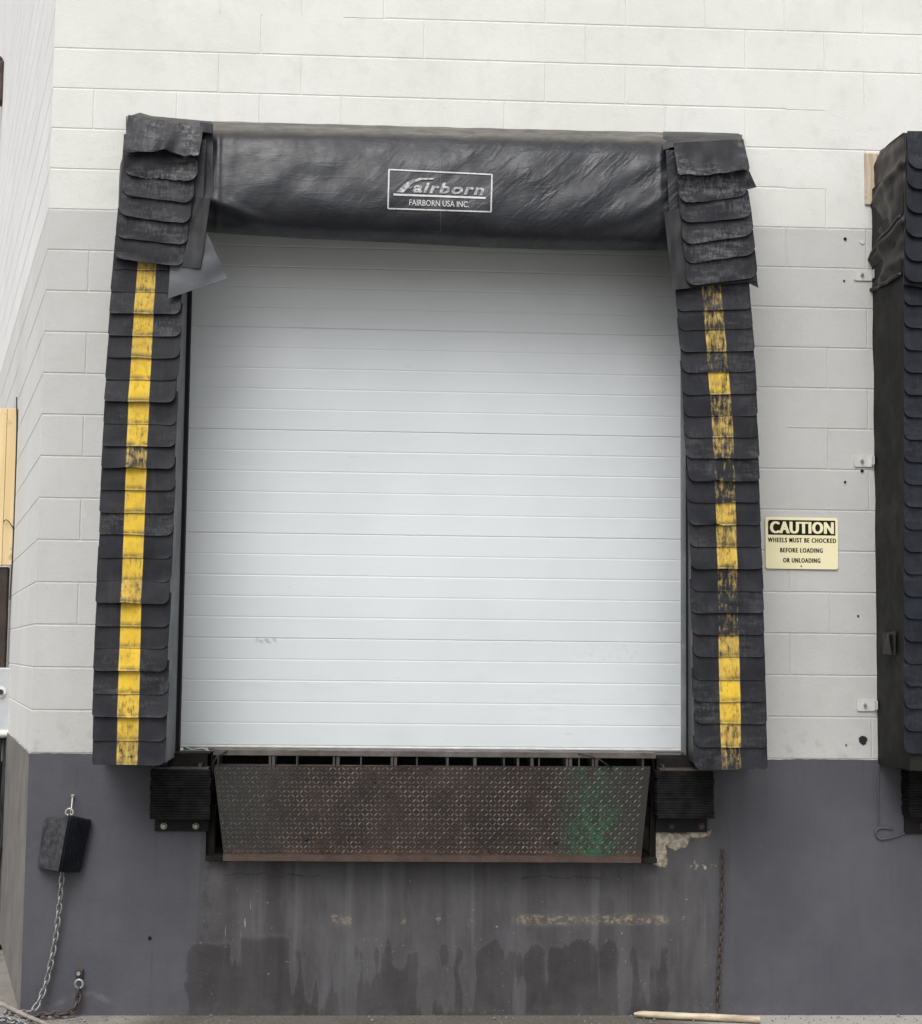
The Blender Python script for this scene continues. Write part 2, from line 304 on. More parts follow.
M = dict(
    wall=mat_wall(), side=mat_side_wall(), base=mat_base(), rub=mat_rubber(), 
    rub2=mat_rubber('blue_black_rubber_flap', (.006, .0075, .012), (.013, .0155, .023)),
    bag=mat_vinyl('black_header_vinyl', (.011, .012, .0155), (.020, .022, .0275), .38),
    canvas=mat_vinyl('black_pad_vinyl', (.009, .0095, .011), (.016, .017, .020), .5, False),
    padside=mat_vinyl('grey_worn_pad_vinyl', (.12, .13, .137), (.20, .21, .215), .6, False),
    browncan=mat_vinyl('faded_brown_black_vinyl', (.013, .011, .010), (.026, .021, .019), .5, False),
    flatcan=mat_vinyl('dull_black_side_vinyl', (.0035, .0035, .003), (.006, .006, .0055), .7, False),
    sheet=mat_vinyl('loose_vinyl_sheet', (.04, .045, .051), (.065, .07, .078), .5, False),
    trim=mat_simple('black_edge_trim', (.008, .008, .009), rough=.5),
    door=mat_door(), black=mat_simple('black_frame', (.006, .006, .007), rough=.6, spec=.2),
    dark=mat_simple('pit_dark_steel', (.008, .007, .0065), (.018, .015, .013), .7, spec=.15),
    steel=mat_rust('rusty_dark_steel', (.035, .030, .028), (.075, .065, .06), (.07, .04, .03)),
    beam=mat_rust('worn_deck_edge', (.065, .055, .05), (.125, .11, .10), (.04, .028, .02), .5, .3, .5),
    rail=mat_rust('rust_brown_rail', (.035, .022, .018), (.065, .04, .031), (.085, .045, .026), .6, .2, .6),
    lip=mat_lip(), lug=mat_lug(),
    bump=mat_simple('bumper_rubber', (.004, .0043, .0047), (.014, .0145, .0145), .7, 0, 18, .5, .10),
    alu=mat_simple('white_grey_seal', (.5, .5, .49), rough=.5),
    bolt=mat_simple('zinc_bolt', (.30, .29, .27), (.45, .44, .41), .4, .6, 40),
    chain=mat_simple('galvanised_chain', (.20, .20, .20), (.36, .36, .36), .45, .55, 30),
    rchain=mat_rust('rusty_chain', (.05, .04, .036), (.10, .08, .07), (.11, .05, .035), .6, .4, .6),
    chock=mat_simple('chock_rubber', (.008, .009, .012), (.018, .020, .025), .45, 0, 10, .5, .25),
    chockf=mat_simple('worn_chock_face', (.018, .019, .023), (.06, .06, .066), .55, 0, 34, .8, .25),
    ground=mat_ground(),
    signy=mat_simple('cream_yellow_sign', (.76, .70, .42), (.82, .76, .50), .4, 0, 3, .02),
    signk=mat_simple('sign_black', (.010, .008, .004), (.016, .012, .007), .5, 0, 3, .02, .12),
    timber=mat_wood('yellow_timber', (.60, .45, .23), (.70, .55, .31), (22, 22, 1)),
    stick=mat_wood('bleached_stick', (.30, .23, .15), (.58, .50, .38), (1.5, 30, 30)),
    stain=mat_wood('tan_board', (.36, .28, .18), (.56, .48, .36), (60, 60, 4)),
    box=mat_simple('grey_enclosure', (.40, .41, .43), (.47, .48, .50), .45, .1, 4, .05),
    pvc=mat_simple('white_pipe', (.66, .66, .62), (.74, .74, .7), .4, 0, 8, .05),
    cable=mat_simple('black_cable', (.014, .014, .015), rough=.5),
    rope=mat_wood('frayed_rope', (.16, .14, .12), (.30, .27, .24), (30, 30, 30)),
    brownm=mat_rust('brown_painted_metal', (.028, .018, .015), (.05, .034, .028), (.05, .03, .02)),
    galv=mat_simple('painted_bracket', (.50, .50, .48), (.57, .57, .55), .55, .05, 20, .3),
)
def mat_print():
    g = NT('worn_white_print')
    n = g.noise(45, 5, .75); n2 = g.noise(9, 3)
    c = g.mix(g.mr(g.add(g.mul(n, .7), g.mul(n2, .3)), .40, .60), (.42, .42, .425), (.09, .09, .095))
    return g.fin(c, .5)
M['print'] = mat_print()
def mat_print2():
    g = NT('solid_white_print'); c = g.mix(g.mr(g.noise(45, 5, .75), .55, .7), (.47, .47, .47), (.2, .2, .2)); return g.fin(c, .5)
M['print2'] = mat_print2()

# ------------------------------------------------------------------ mesh helper
class MB:
    def __init__(s): s.v = []; s.f = []; s.uv = {}; s.mi = {}
    def add(s, vs, fs, mi=0):
        o = len(s.v); s.v += [Vector(v) for v in vs]
        for f in fs:
            if mi: s.mi[len(s.f)] = mi
            s.f.append([i+o for i in f])
        return o
    def box(s, a, b, bev=0.0, mi=0):
        x0, x1 = sorted((a[0], b[0])); y0, y1 = sorted((a[1], b[1])); z0, z1 = sorted((a[2], b[2]))
        if bev <= 0:
            s.add([(x0,y0,z0),(x1,y0,z0),(x1,y1,z0),(x0,y1,z0),(x0,y0,z1),(x1,y0,z1),(x1,y1,z1),(x0,y1,z1)],
                  [(0,3,2,1),(4,5,6,7),(0,1,5,4),(1,2,6,5),(2,3,7,6),(3,0,4,7)], mi); return
        bm = bmesh.new(); r = bmesh.ops.create_cube(bm, size=1)
        for v in bm.verts: v.co = Vector((lerp(x0,x1,v.co.x+.5), lerp(y0,y1,v.co.y+.5), lerp(z0,z1,v.co.z+.5)))
        bmesh.ops.bevel(bm, geom=bm.edges[:], offset=bev, segments=2, affect='EDGES', profile=.5)
        bm.verts.index_update(); s.add([v.co.copy() for v in bm.verts], [[v.index for v in f.verts] for f in bm.faces], mi); bm.free()
    def prism(s, poly, y0, y1, mi=0):        # poly of (x,z) counter-clockwise seen from the front (-Y); y0 front
        n = len(poly); vs = [(p[0], y0, p[1]) for p in poly]+[(p[0], y1, p[1]) for p in poly]
        s.add(vs, [list(range(n)), list(range(2*n-1, n-1, -1))]+[[i, n+i, n+(i+1) % n, (i+1) % n] for i in range(n)], mi)
    def tube(s, pts, r, seg=8, closed=False, mi=0, rs=None):
        pts = [Vector(p) for p in pts]; n = len(pts); rings = []
        T0 = (pts[1]-pts[0]).normalized(); up = Vector((0, 0, 1)) if abs(T0.z) < .9 else Vector((1, 0, 0))
        A = T0.cross(up).normalized()
        vs = []
        for i, p in enumerate(pts):
            if closed: T = pts[(i+1) % n]-pts[i-1]
            else: T = pts[min(i+1, n-1)]-pts[max(i-1, 0)]
            T.normalize(); A = (A-T*A.dot(T)).normalized(); B = T.cross(A)
            q = rs[i] if rs else r
            for k in range(seg):
                a = 2*math.pi*k/seg; vs.append(p+A*math.cos(a)*q+B*math.sin(a)*q)
        fs = []
        for i in range(n if closed else n-1):
            j = (i+1) % n
            for k in range(seg): fs.append((i*seg+k, i*seg+(k+1) % seg, j*seg+(k+1) % seg, j*seg+k))
        if not closed: fs += [list(range(seg-1, -1, -1)), list(range((n-1)*seg, n*seg))]
        s.add(vs, fs, mi)
    def grid(s, fn, nu, nv, mi=0, wrap=False):
        vs = [fn(i/nu, j/nv) for j in range(nv+1) for i in range(nu+1)]
        s.add(vs, [(j*(nu+1)+i, j*(nu+1)+i+1, (j+1)*(nu+1)+i+1, (j+1)*(nu+1)+i) for j in range(nv) for i in range(nu)], mi)
    def build(s, name, mats, parent=None, smooth=False, origin=None):
        me = bpy.data.meshes.new(name)
        if parent is not None: og = world_of(parent)
        elif origin is not None: og = Vector(origin)
        else:
            xs = [v.x for v in s.v]; ys = [v.y for v in s.v]; zs = [v.z for v in s.v]
            og = Vector(((min(xs)+max(xs))/2, (min(ys)+max(ys))/2, min(zs)))
        me.from_pydata([v-og for v in s.v], [], s.f)
        if not isinstance(mats, (list, tuple)): mats = [mats]
        for m in mats: me.materials.append(m)
        for i, k in s.mi.items(): me.polygons[i].material_index = k
        for nm, d in s.uv.items():
            L = me.uv_layers.new(name=nm)
            for l in me.loops: L.data[l.index].uv = d[l.vertex_index]
        if smooth:
            for p in me.polygons: p.use_smooth = True
            if smooth == 'auto': me.set_sharp_from_angle(angle=math.radians(38))
        me.update()
        o = bpy.data.objects.new(name, me); C.objects.link(o)
        if parent is not None: o.parent = parent
        else: o.location = og
        return o
def world_of(o):
    v = Vector((0, 0, 0))
    while o is not None: v += o.location; o = o.parent
    return v
def tag(o, label, cat, group=None, kind=None):
    o['label'] = label; o['category'] = cat
    if group: o['group'] = group
    if kind: o['kind'] = kind
    return o
def thing(name, loc, label, cat, group=None):
    o = bpy.data.objects.new(name, None); C.objects.link(o); o.location = loc; o.empty_display_size = .1
    return tag(o, label, cat, group)
def nz(x, y=0, z=0): return mn.noise(Vector((x, y, z)))
def text_mesh(txt, size, shear=0.0, bold=0.0, sx=1.0, spacing=1.0):
    cu = bpy.data.curves.new('text', 'FONT'); cu.body = txt; cu.size = size; cu.shear = shear; cu.offset = bold
    cu.space_character = spacing; cu.align_x = 'CENTER'; cu.align_y = 'CENTER'; cu.resolution_u = 3
    o = bpy.data.objects.new('text', cu); C.objects.link(o)
    dg = bpy.context.evaluated_depsgraph_get(); dg.update()
    me = bpy.data.meshes.new_from_object(o.evaluated_get(dg))
    vs = [(v.co.x*sx, v.co.y) for v in me.vertices]; fs = [list(p.vertices) for p in me.polygons]
    bpy.data.objects.remove(o); bpy.data.curves.remove(cu); bpy.data.meshes.remove(me)
    xs = [v[0] for v in vs]; ys = [v[1] for v in vs]
    return vs, fs, (min(xs), max(xs), min(ys), max(ys))
def fit(vs, bb, x0, x1, y0, y1):
    return [(lerp(x0, x1, (v[0]-bb[0])/(bb[1]-bb[0])), lerp(y0, y1, (v[1]-bb[2])/(bb[3]-bb[2]))) for v in vs]

# ================================================================== SETTING
b = MB(); b.add([(-150, -200, 0), (200, -200, 0), (200, 150, 0), (-150, 150, 0)], [(0, 1, 2, 3)])
o = b.build('ground', M['ground'], origin=(0, 0, 0)); o['kind'] = 'structure'

DX0 = at(175, 600).x; DX1 = at(692, 600).x; DZ1 = at(430, 190).z      # door opening
PX0 = at(207, 800).x; PX1 = at(656, 800).x; PZ0 = at(430, 860).z      # leveller pit
XR, ZT = 8.2, 9.35
bld = thing('warehouse', (0, 0, 0), 'painted block warehouse wall, white above light grey, on a dark grey concrete dock base', 'building')
def blocks(mb, frame, length, holes=(), z0k=0, seed=1, gap=1.0, phase=0):
    rnd = random.Random(seed); nk = int((ZT-G)/CO)
    def P(s, d, z): return frame(s, d, z)
    def fillv(k, x): return random.Random(int(k*7919+round(x*1000))*31+seed).random() < .45
    def fillh(k, x): return random.Random(int(k*104729+round(x/.8128))*17+seed).random() < (.12 if k > 13 else .04)
    for k in range(z0k, nk):
        za, zb = G+k*CO, G+(k+1)*CO
        off = .2032 if (k+phase) % 2 else 0.0
        xs = [0.0]; x = off if off else .4064
        while x < length: xs.append(x); x += .4064
        xs.append(length)
        for xa, xb in zip(xs, xs[1:]):
            segs = [(xa, xb, za, zb)]
            for (hx0, hx1, hz0, hz1) in holes:
                out = []
                for (a, c, p, q) in segs:
                    if c <= hx0 or a >= hx1 or q <= hz0 or p >= hz1: out.append((a, c, p, q)); continue
                    if a < hx0: out.append((a, hx0, p, q))
                    if c > hx1: out.append((hx1, c, p, q))
                    if q > hz1+.01: out.append((max(a, hx0), min(c, hx1), hz1, q))
                segs = out
            for (a, c, p, q) in segs:
                g = [rnd.choice((.0012, .0025, .0035, .0045))*gap for _ in range(4)]
                g[0] = rnd.choice((.0008, .0012, .003)); g[1] = rnd.choice((.0008, .0012, .003))
                hk = za > G+12.5*CO
                fl = [fillv(k, a), fillv(k, c), fillh(k, a), fillh(k+1, a)]
                if a <= 0.0: fl[0] = True
                dd = 0.0; ins = [0 if f else .0050 for f in fl]; g = [0 if f else q_*.25 for f, q_ in zip(fl, g)]
                A = (a+g[0], c-g[1], p+g[2], q-g[3]); m = .0030
                o_ = [P(A[0], m, A[2]), P(A[1], m, A[2]), P(A[1], m, A[3]), P(A[0], m, A[3])]
                B = (A[0]+ins[0], A[1]-ins[1], A[2]+ins[2], A[3]-ins[3])
                n_ = [P(B[0], dd, B[2]), P(B[1], dd, B[2]), P(B[1], dd, B[3]), P(B[0], dd, B[3])]
                mb.add(o_+n_, [(4, 5, 6, 7), (0, 1, 5, 4), (1, 2, 6, 5), (2, 3, 7, 6), (3, 0, 4, 7)])
b = MB()
blocks(b, lambda s, d, z: (s, d, z), XR, [(DX0, DX1, G-.1, DZ1)], seed=3)
md = .0024
def sheet(mb, x0, x1, z0, z1, y): mb.add([(x0, y, z0), (x1, y, z0), (x1, y, z1), (x0, y, z1)], [(0, 1, 2, 3)])
sheet(b, 0, DX0, G, ZT, md); sheet(b, DX1, XR, G, ZT, md); sheet(b, DX0, DX1, DZ1, ZT, md)
# reveals, back and top of the wall
for x in (DX0, DX1): b.add([(x, md, G), (x, .25, G), (x, .25, DZ1), (x, md, DZ1)], [(0, 1, 2, 3)])
b.add([(DX0, md, DZ1), (DX1, md, DZ1), (DX1, .25, DZ1), (DX0, .25, DZ1)], [(0, 1, 2, 3)])
b.add([(0, 0, ZT), (XR, 0, ZT), (XR, .3, ZT), (-.08, .3, ZT)], [(0, 1, 2, 3)])
b.add([(XR, 0, 0), (XR, .3, 0), (XR, .3, ZT), (XR, 0, ZT)], [(0, 1, 2, 3)])
b.build('wall', M['wall'], bld)
SD = Vector((math.sin(-.268486), math.cos(-.268486), 0)); SN = Vector((-SD.y, SD.x, 0))   # return wall direction, outward normal
b = MB()
def sideP(s, d, z): return tuple(SD*s - SN*(-d)*-1 + Vector((0, 0, z))) if False else tuple(SD*s - SN*d + Vector((0, 0, z)))
b2 = MB(); blocks(b2, sideP, 16.0, seed=9, z0k=0, gap=1.2)
b.v = b2.v; b.f = [f[::-1] for f in b2.f]
b.add([sideP(0, md, G), sideP(16, md, G), sideP(16, md, ZT), sideP(0, md, ZT)], [(3, 2, 1, 0)])
b.add([sideP(0, -.004, 0), sideP(16, -.004, 0), sideP(16, -.004, G), sideP(0, -.004, G)], [(3, 2, 1, 0)])
b.add([sideP(0, -.004, G), sideP(16, -.004, G), sideP(16, md, G), sideP(0, md, G)], [(3, 2, 1, 0)])
b.build('return_wall', M['side'], bld)
# concrete base with the pit recess
b = MB(); yb = -.005
def band_top(x): return G-.001+.0045*nz(x*6, 3.3)+.003*nz(x*31, 8.3)
nx = 160
def strip(x0, x1, z0, topfn, n):
    vs = []; 
    for i in range(n+1):
        x = lerp(x0, x1, i/n); vs += [(x, yb, z0), (x, yb, topfn(x)), (x, .0035, topfn(x))]
    b.add(vs, [(3*i, 3*i+3, 3*i+4, 3*i+1) for i in range(n)]+[(3*i+1, 3*i+4, 3*i+5, 3*i+2) for i in range(n)])
strip(-.004, PX0, 0, band_top, 60); strip(PX1, XR, 0, band_top, 300)
b.add([(PX0, yb, 0), (PX1, yb, 0), (PX1, yb, PZ0), (PX0, yb, PZ0)], [(0, 1, 2, 3)])
b.add([(PX0, yb, PZ0), (PX1, yb, PZ0), (PX1, .7, PZ0), (PX0, .7, PZ0)], [(0, 1, 2, 3)])
for x in (PX0, PX1): b.add([(x, yb, PZ0), (x, .7, PZ0), (x, .7, G), (x, yb, G)], [(0, 1, 2, 3)])
b.build('dock_base', M['base'], bld)
b = MB(); b.box((PX0+.003, .5, PZ0+.003), (PX1-.003, .69, G-.03)); b.build('pit_back', M['dark'], bld)
# sill steel (angle along the dock edge left and right of the pit)
for x0, x1 in ((DX0-.01, PX0), (PX1, DX1+.01)):
    b = MB(); b.box((x0, -.012, G-.075), (x1, .25, G+.004), .003); b.build('sill_plate', M['dark'], bld)
# door: ribbed sections
door = MB().add  # placeholder name guard
DY = .085
DL, DR = at(184, 600, DY).x-.008, at(683, 600, DY).x+.008
zb0 = at(430, 749, DY).z; zj = [at(300, y, DY).z for y in (743, 638.5, 534.5, 431, 328)]
sec = (zj[4]-zj[1])/3
d0 = bpy.data.objects.new('door', None); C.objects.link(d0); d0.parent = bld; d0.location = ((DL+DR)/2, DY, zb0)
zs = [zb0+.02]; z = zj[4]-sec*4
joints = [zj[4]-sec*i for i in range(4, -4, -1)]
joints = [z for z in joints if z > zb0+.05]
edges = [zb0+.012]+[z for z in joints if z < DZ1]+[DZ1+.1]
rib = sec/5
for a, c in zip(edges, edges[1:]):
    b = MB(); prof = []
    z = c - .002
    zz = [c-rib*i for i in range(0, 7) if c-rib*i > a+.01]
    # profile from bottom to top
    pts = [(a+.0006, .0060), (a+.0016, .0010), (a+.0045, .0)]
    for q in sorted(zz):
        if q >= c-.01: continue
        rd = random.uniform(.0009, .0014); pts += [(q-.0050, 0.0), (q-.0012, rd), (q+.0012, rd), (q+.0050, 0.0)]
    pts += [(c-.0045, 0.0), (c-.0016, .0010), (c-.0006, .0030)]
    n = 24; vs = []; fs = []; ph = random.uniform(0, 50)
    for (pz, py) in pts:
        for i in range(n+1):
            x = lerp(DL, DR, i/n); vs.append((x, DY+py+.0012*nz(x*1.4+ph, pz*2), pz))
    for j in range(len(pts)-1):
        for i in range(n): fs.append((j*(n+1)+i, j*(n+1)+i+1, (j+1)*(n+1)+i+1, (j+1)*(n+1)+i))
    b.add(vs, fs); b.add([(DL, DY+.0032, a), (DR, DY+.0032, a), (DR, DY+.0032, c), (DL, DY+.0032, c)], [(0, 1, 2, 3)])
    b.build('door_section', M['door'], d0)
b = MB(); b.box((DL, DY-.006, zb0-.004), (DR, DY+.03, zb0+.011), .003); b.build('bottom_seal', M['alu'], d0)
# black jamb strips beside the door
b = MB(); b.box((DX0+.002, .03, G+.01), (DL+.010, DY-.004, DZ1-.01), .004); b.build('door_jamb', M['black'], bld)
b = MB(); xj = at(682.5, 600, .03).x
b.box((xj, .045, G+.01), (xj+.022, DY-.004, DZ1-.01), .004); b.build('door_jamb', M['padside'], bld)
b = MB(); b.box((xj+.0225, .03, G+.01), (DX1-.002, DY-.004, DZ1-.01), .004); b.build('door_jamb', M['black'], bld)
b = MB(); hp = at(863, 740)
poly = [(hp.x+.022*math.cos(a)*(1+.35*nz(a*2, 9)), hp.z+.02*math.sin(a)*(1+.35*nz(a*2, 5))) for a in [i*math.pi/6 for i in range(12)]]
b.prism(poly, -.0035, .002); b.build('hole_edge', M['trim'], bld)
for (px, py, r) in ((845, 239, .008), (844, 281, .005), (862, 471, .008), (845, 482, .006), (862, 242, .012), (858, 616, .005), (846, 745, .004), (150, 938, .009)):
    b = MB(); c_ = at(px, py); b.tube([(c_.x, -.0045 if py < 900 else -.008, c_.z), (c_.x, .001, c_.z)], r, 10)
    b.build('anchor_hole', M['signk'] if r < .012 else M['galv'], bld)

# ================================================================== FLAPS
def flap(parent, TL, TR, BR, BL, y_top, y_bot, rads, stripe=None, wear=0.5, scuff=0.0, thick=.006, seed=0, warp=.004, curl=0.0, mat='rub', tear=0.0, name='flap', torn=None):
    """quad given by world (x,z) corners; rounded lower corners; depth runs y_top -> y_bot"""
    nu = 22; radL, radR = rads if isinstance(rads, tuple) else (rads, rads); rad = max(radL, radR)
    L = ((TL[1]-BL[1])+(TR[1]-BR[1]))/2
    ts = [0, .25*L, .5*L, .7*L] + [L-rad*q for q in (1, .75, .5, .3, .15, .05, 0)]
    ts = sorted(set(round(t, 5) for t in ts if t >= 0))
    vs = []; u1 = []; u2 = []
    W = (BR[0]-BL[0])
    for t in ts:
        k = t/L
        xl, zl = lerp(TL[0], BL[0], k), lerp(TL[1], BL[1], k); xr, zr = lerp(TR[0], BR[0], k), lerp(TR[1], BR[1], k)
        def inset(r_):
            e = max(0, r_-(L-t)); return r_-math.sqrt(max(0, r_*r_-e*e)) if e > 0 else 0
        iL, iR = inset(radL), inset(radR)
        y = lerp(y_top, y_bot, k)
        for i in range(nu+1):
            u = i/nu; x = lerp(xl+iL, xr-iR, u); z = lerp(zl, zr, (x-xl)/(xr-xl))
            f = k*k
            dz = (.0035*nz(u*3+seed*3.1, seed) + tear*.5*nz(u*7+seed, 4.4)+tear*.35*nz(u*19, seed))*f
            dy = warp*nz(u*2.2+seed*1.7, k*1.5, seed)*(.1+f) - curl*f*f*(abs(2*u-1)**3)
            dy += tear*.9*nz(u*5+seed, k*3, 2.0)*(.4+f)
            if torn:
                for (tu, tw, tz, ty) in torn: q = math.exp(-((u-tu)/tw)**2)*f; dz += tz*q; dy += ty*q
            vs.append(Vector((x, y+dy, z+dz)))
            if stripe: s0, s1 = stripe(z); u1.append(((x-s0)/(s1-s0), k))
            else: u1.append((-5, k))
            u2.append((wear, scuff))
    n = len(vs); R = len(ts); b = MB()
    fs = [(j*(nu+1)+i, (j+1)*(nu+1)+i, (j+1)*(nu+1)+i+1, j*(nu+1)+i+1) for j in range(R-1) for i in range(nu)]
    back = [v+Vector((0, thick, 0)) for v in vs]
    fs2 = [[i+n for i in f[::-1]] for f in fs]
    loop = [(j*(nu+1)) for j in range(R)] + [(R-1)*(nu+1)+i for i in range(1, nu+1)] + [j*(nu+1)+nu for j in range(R-2, -1, -1)] + [i for i in range(nu-1, 0, -1)]
    rim = [[loop[i], loop[i]+n, loop[(i+1) % len(loop)]+n, loop[(i+1) % len(loop)]] for i in range(len(loop))]
    b.add(vs+back, fs+fs2+[r[::-1] for r in rim])
    b.uv = {'stripe': u1+u1, 'wear': u2+u2}
    return b.build(name, M[mat], parent, smooth='auto')
D = .45
def px_quad(l0, l1, yT, yB, slopeT, slopeB, Y, jit=0.0):
    a = at(l0(yT), yT, Y); b_ = at(l1(yT), yT+slopeT*(l1(yT)-l0(yT)), Y)
    c = at(l1(yB), yB+slopeB*(l1(yB)-l0(yB))*.5, Y); d = at(l0(yB), yB-slopeB*(l1(yB)-l0(yB))*.5, Y)
    return (a.x, a.z), (b_.x, b_.z), (c.x+jit, c.z), (d.x+jit, d.z)

SH = thing('dock_shelter', (at(430, 750).x, 0, G), 'black padded dock seal with worn yellow stripes, all round the white door', 'dock seal', 'dock seals along the wall')
# ---- side pads
Lout = [(115, 123), (262, 113), (300, 110), (400, 104), (500, 100), (600, 96), (690, 93), (765, 92)]
Lin = [(200, 186), (300, 182.5), (400, 176.5), (500, 174), (560, 172), (640, 169), (765, 166)]
Rin = [(150, 672), (300, 676), (350, 680), (416, 684), (500, 688.5), (600, 691), (700, 693.5), (765, 695)]
Rout = [(150, 745), (300, 751), (350, 755), (416, 758), (500, 760.5), (600, 764.5), (770, 768)]
def pad(parent, fo, fi, wo, wi, y0, y1, name, mats, side=1):
    """body of a pad: front quad (depth D) and wall quad, lofted; fo/fi outer,inner px functions at the front"""
    b = MB(); n = 24; rows = []
    for j in range(n+1):
        y = lerp(y0, y1, j/n); A = at(fo(y), y, -D+.004); B = at(fi(y), y, -D+.004)
        z = (A.z+B.z)/2
        wo_, wi_ = wo(z), wi(z)
        w = .006*nz(z*5, 7.7)
        rows.append([Vector((wo_, 0.001, z)), Vector((lerp(wo_, A.x, .5)+w, -D*.5, z)), Vector((A.x+.01*(1 if wo_ < wi_ else -1), -D+.03, z)), Vector((lerp(A.x, B.x, .15), -D+.005, z)),
                     Vector((lerp(A.x, B.x, .85), -D+.005, z)), Vector((B.x, -D+.03, z)), Vector((lerp(wi_, B.x, .55)+w, -D*.55, z)), Vector((wi_, .03, z))])
    m = len(rows[0]); vs = [v for r in rows for v in r]
    fs = []; 
    for j in range(n):
        for i in range(m-1): fs.append((j*m+i, j*m+i+1, (j+1)*m+i+1, (j+1)*m+i))
    o_ = len(b.f)
    b.add(vs, fs+[list(range(m)), list(range(n*m, n*m+m))[::-1]])
    for j in range(n):
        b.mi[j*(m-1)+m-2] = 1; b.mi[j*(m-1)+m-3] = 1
    return b.build(name, mats, parent, smooth='auto')
xwi = at(178.5, 600).x; xwo = at(100, 600).x + .03
padL = pad(SH, lambda y: pl(Lout, y)+1.5, lambda y: pl(Lin, y)-1.5, lambda z: xwo, lambda z: xwi, 150, 763, 'side_pad', [M['canvas'], M['padside']])
xri = at(689, 600).x; xro = at(758, 600).x-.05
padR = pad(SH, lambda y: pl(Rout, y)-2, lambda y: pl(Rin, y)+1.5, lambda z: xro, lambda z: xri, 160, 766, 'side_pad', [M['canvas'], M['canvas']])
yL = [269.8, 291.8, 314, 336, 358, 379.8, 402, 424.4, 446.5, 468.4, 490, 513, 535, 558, 581, 603.5, 626.4, 648.3, 671, 694.3, 717, 741, 765]
wL = [.5, .5, .45, .4, .42, .28, .3, .3, .38, .7, .15, .12, .1, .1, .38, .5, .2, .1, .08, .12, .42, .4, .55]
SL = [(262, (137.5, 156)), (300, (134.6, 154)), (400, (128.2, 149)), (500, (124.5, 145)), (600, (120.8, 141)), (700, (117.5, 139)), (765, (116, 137))]
SR = [(290, (702.5, 722)), (416, (712, 733)), (500, (716, 736)), (600, (718.5, 738.5)), (700, (720, 741)), (765, (722, 741.5))]
def stripe_fn(S, Y, pxm):
    a = [(-at(pxm, y, Y).z, at(s[0], y, Y).x) for y, s in S]; c = [(-at(pxm, y, Y).z, at(s[1], y, Y).x) for y, s in S]
    return lambda z: (pl(a, -z), pl(c, -z))
sfL = stripe_fn(SL, -D-.015, 140); sfR = stripe_fn(SR, -D-.015, 720)
for i, y in enumerate(yL):
    pitch = 22.5; r = random.Random(100+i); sl = lerp(.02, .008, i/22)
    lift = .0070+r.uniform(0, .0035)+(.012 if i in (2, 6, 8, 9, 15, 18, 20) else 0)
    jl, jr = r.uniform(-.6, .5), r.uniform(-1.6, 1.0)
    q = px_quad(lambda t: pl(Lout, t)+jl, lambda t: pl(Lin, t)+jr, y-pitch*1.55, y, sl, sl, -D-.012)
    flap(padL, *q, -D+.003, -D-lift, (.014, .033), sfL, wL[i], r.choice((.05, .15, .3)), thick=.0035, seed=i*1.37, warp=.005, curl=r.uniform(0, .005),
         torn=[(.42, .12, .006, -.016)] if i in (9, 15) else None)
yR = [310, 329.5, 351.6, 372, 394.3, 416, 437.7, 458.6, 481.4, 502.5, 525, 546.9, 569, 591.4, 613, 635, 657, 680, 702, 724, 747.5, 769.7]
wR = [min(1, q+.06) for q in [.72, .72, .62, .9, .4, .72, .62, .74, 1.0, .82, .45, .55, .42, .85, .95, .84, .5, .38, .28, .33, .5, .8]]
for i, y in enumerate(yR):
    pitch = 22; r = random.Random(300+i); sl = lerp(-.035, .0, min(1, i/8))
    lift = .0070+r.uniform(0, .0035)+(.009 if i in (7, 8, 12, 14) else 0)
    jl, jr = r.uniform(-.9, 1.2), r.uniform(-.6, .6)
    q = px_quad(lambda t: pl(Rin, t)+jl, lambda t: pl(Rout, t)+jr, y-pitch*1.55, y, sl, sl, -D-.012)
    flap(padR, *q, -D+.003, -D-lift, (.034, .022), sfR, wR[i], r.choice((.05, .2, .35)), thick=.0035, seed=40+i*1.71, warp=.005, curl=r.uniform(0, .005),
         torn=[(.36, .05, .006, -.012)] if i in (8, 10) else None)

# ---- header bag
top_y = [(122, 116), (160, 117.5), (205, 121), (300, 123.5), (400, 126), (560, 130), (680, 132.5), (748, 134.5)]
bot_y = [(122, 226), (200, 232), (300, 238.5), (400, 243), (480, 247.5), (560, 250), (640, 250.5), (675, 250), (748, 250)]
PROF = [(0.0, .0), (.12, .022), (.26, .052), (.345, .088), (.39, .18), (.418, .31), (.435, .45), (.447, .58), (.448, .70), (.435, .80), (.405, .89), (.355, .955), (.28, .99), (.18, 1.0), (.02, .99)]
FOLDS = [(668, 150, 560, 215, 12, .014), (672, 175, 590, 232, 8, .012), (664, 195, 618, 225, 5, .016), (640, 140, 520, 180, 16, .008),
         (612, 148, 540, 235, 14, .008), (214, 200, 262, 222, 6, .024), (214, 214, 300, 240, 7, -.014), (216, 140, 330, 136, 5, .007),
         (330, 140, 300, 200, 16, .006), (450, 205, 520, 238, 10, .007), (470, 150, 520, 135, 8, .006), (500, 170, 480, 232, 12, .006), (232, 136, 225, 200, 7, .007),
         (560, 140, 660, 136, 5, .007), (280, 180, 380, 226, 12, .005), (590, 235, 660, 215, 6, -.010), (219, 130, 217, 235, 2.4, .010), (661, 138, 659, 235, 2.4, .008), (205, 124, 208, 200, 3, -.006)]
def folds(px, py):
    s = 0
    for (x0, y0, x1, y1, w, a) in FOLDS:
        dx, dy = x1-x0, y1-y0; L2 = dx*dx+dy*dy; t = ((px-x0)*dx+(py-y0)*dy)/L2; tt = min(1, max(0, t))
        ex, ey = px-(x0+dx*tt), py-(y0+dy*tt); s += a*math.exp(-(ex*ex+ey*ey)/(w*w))*(1-.6*tt)
    return s
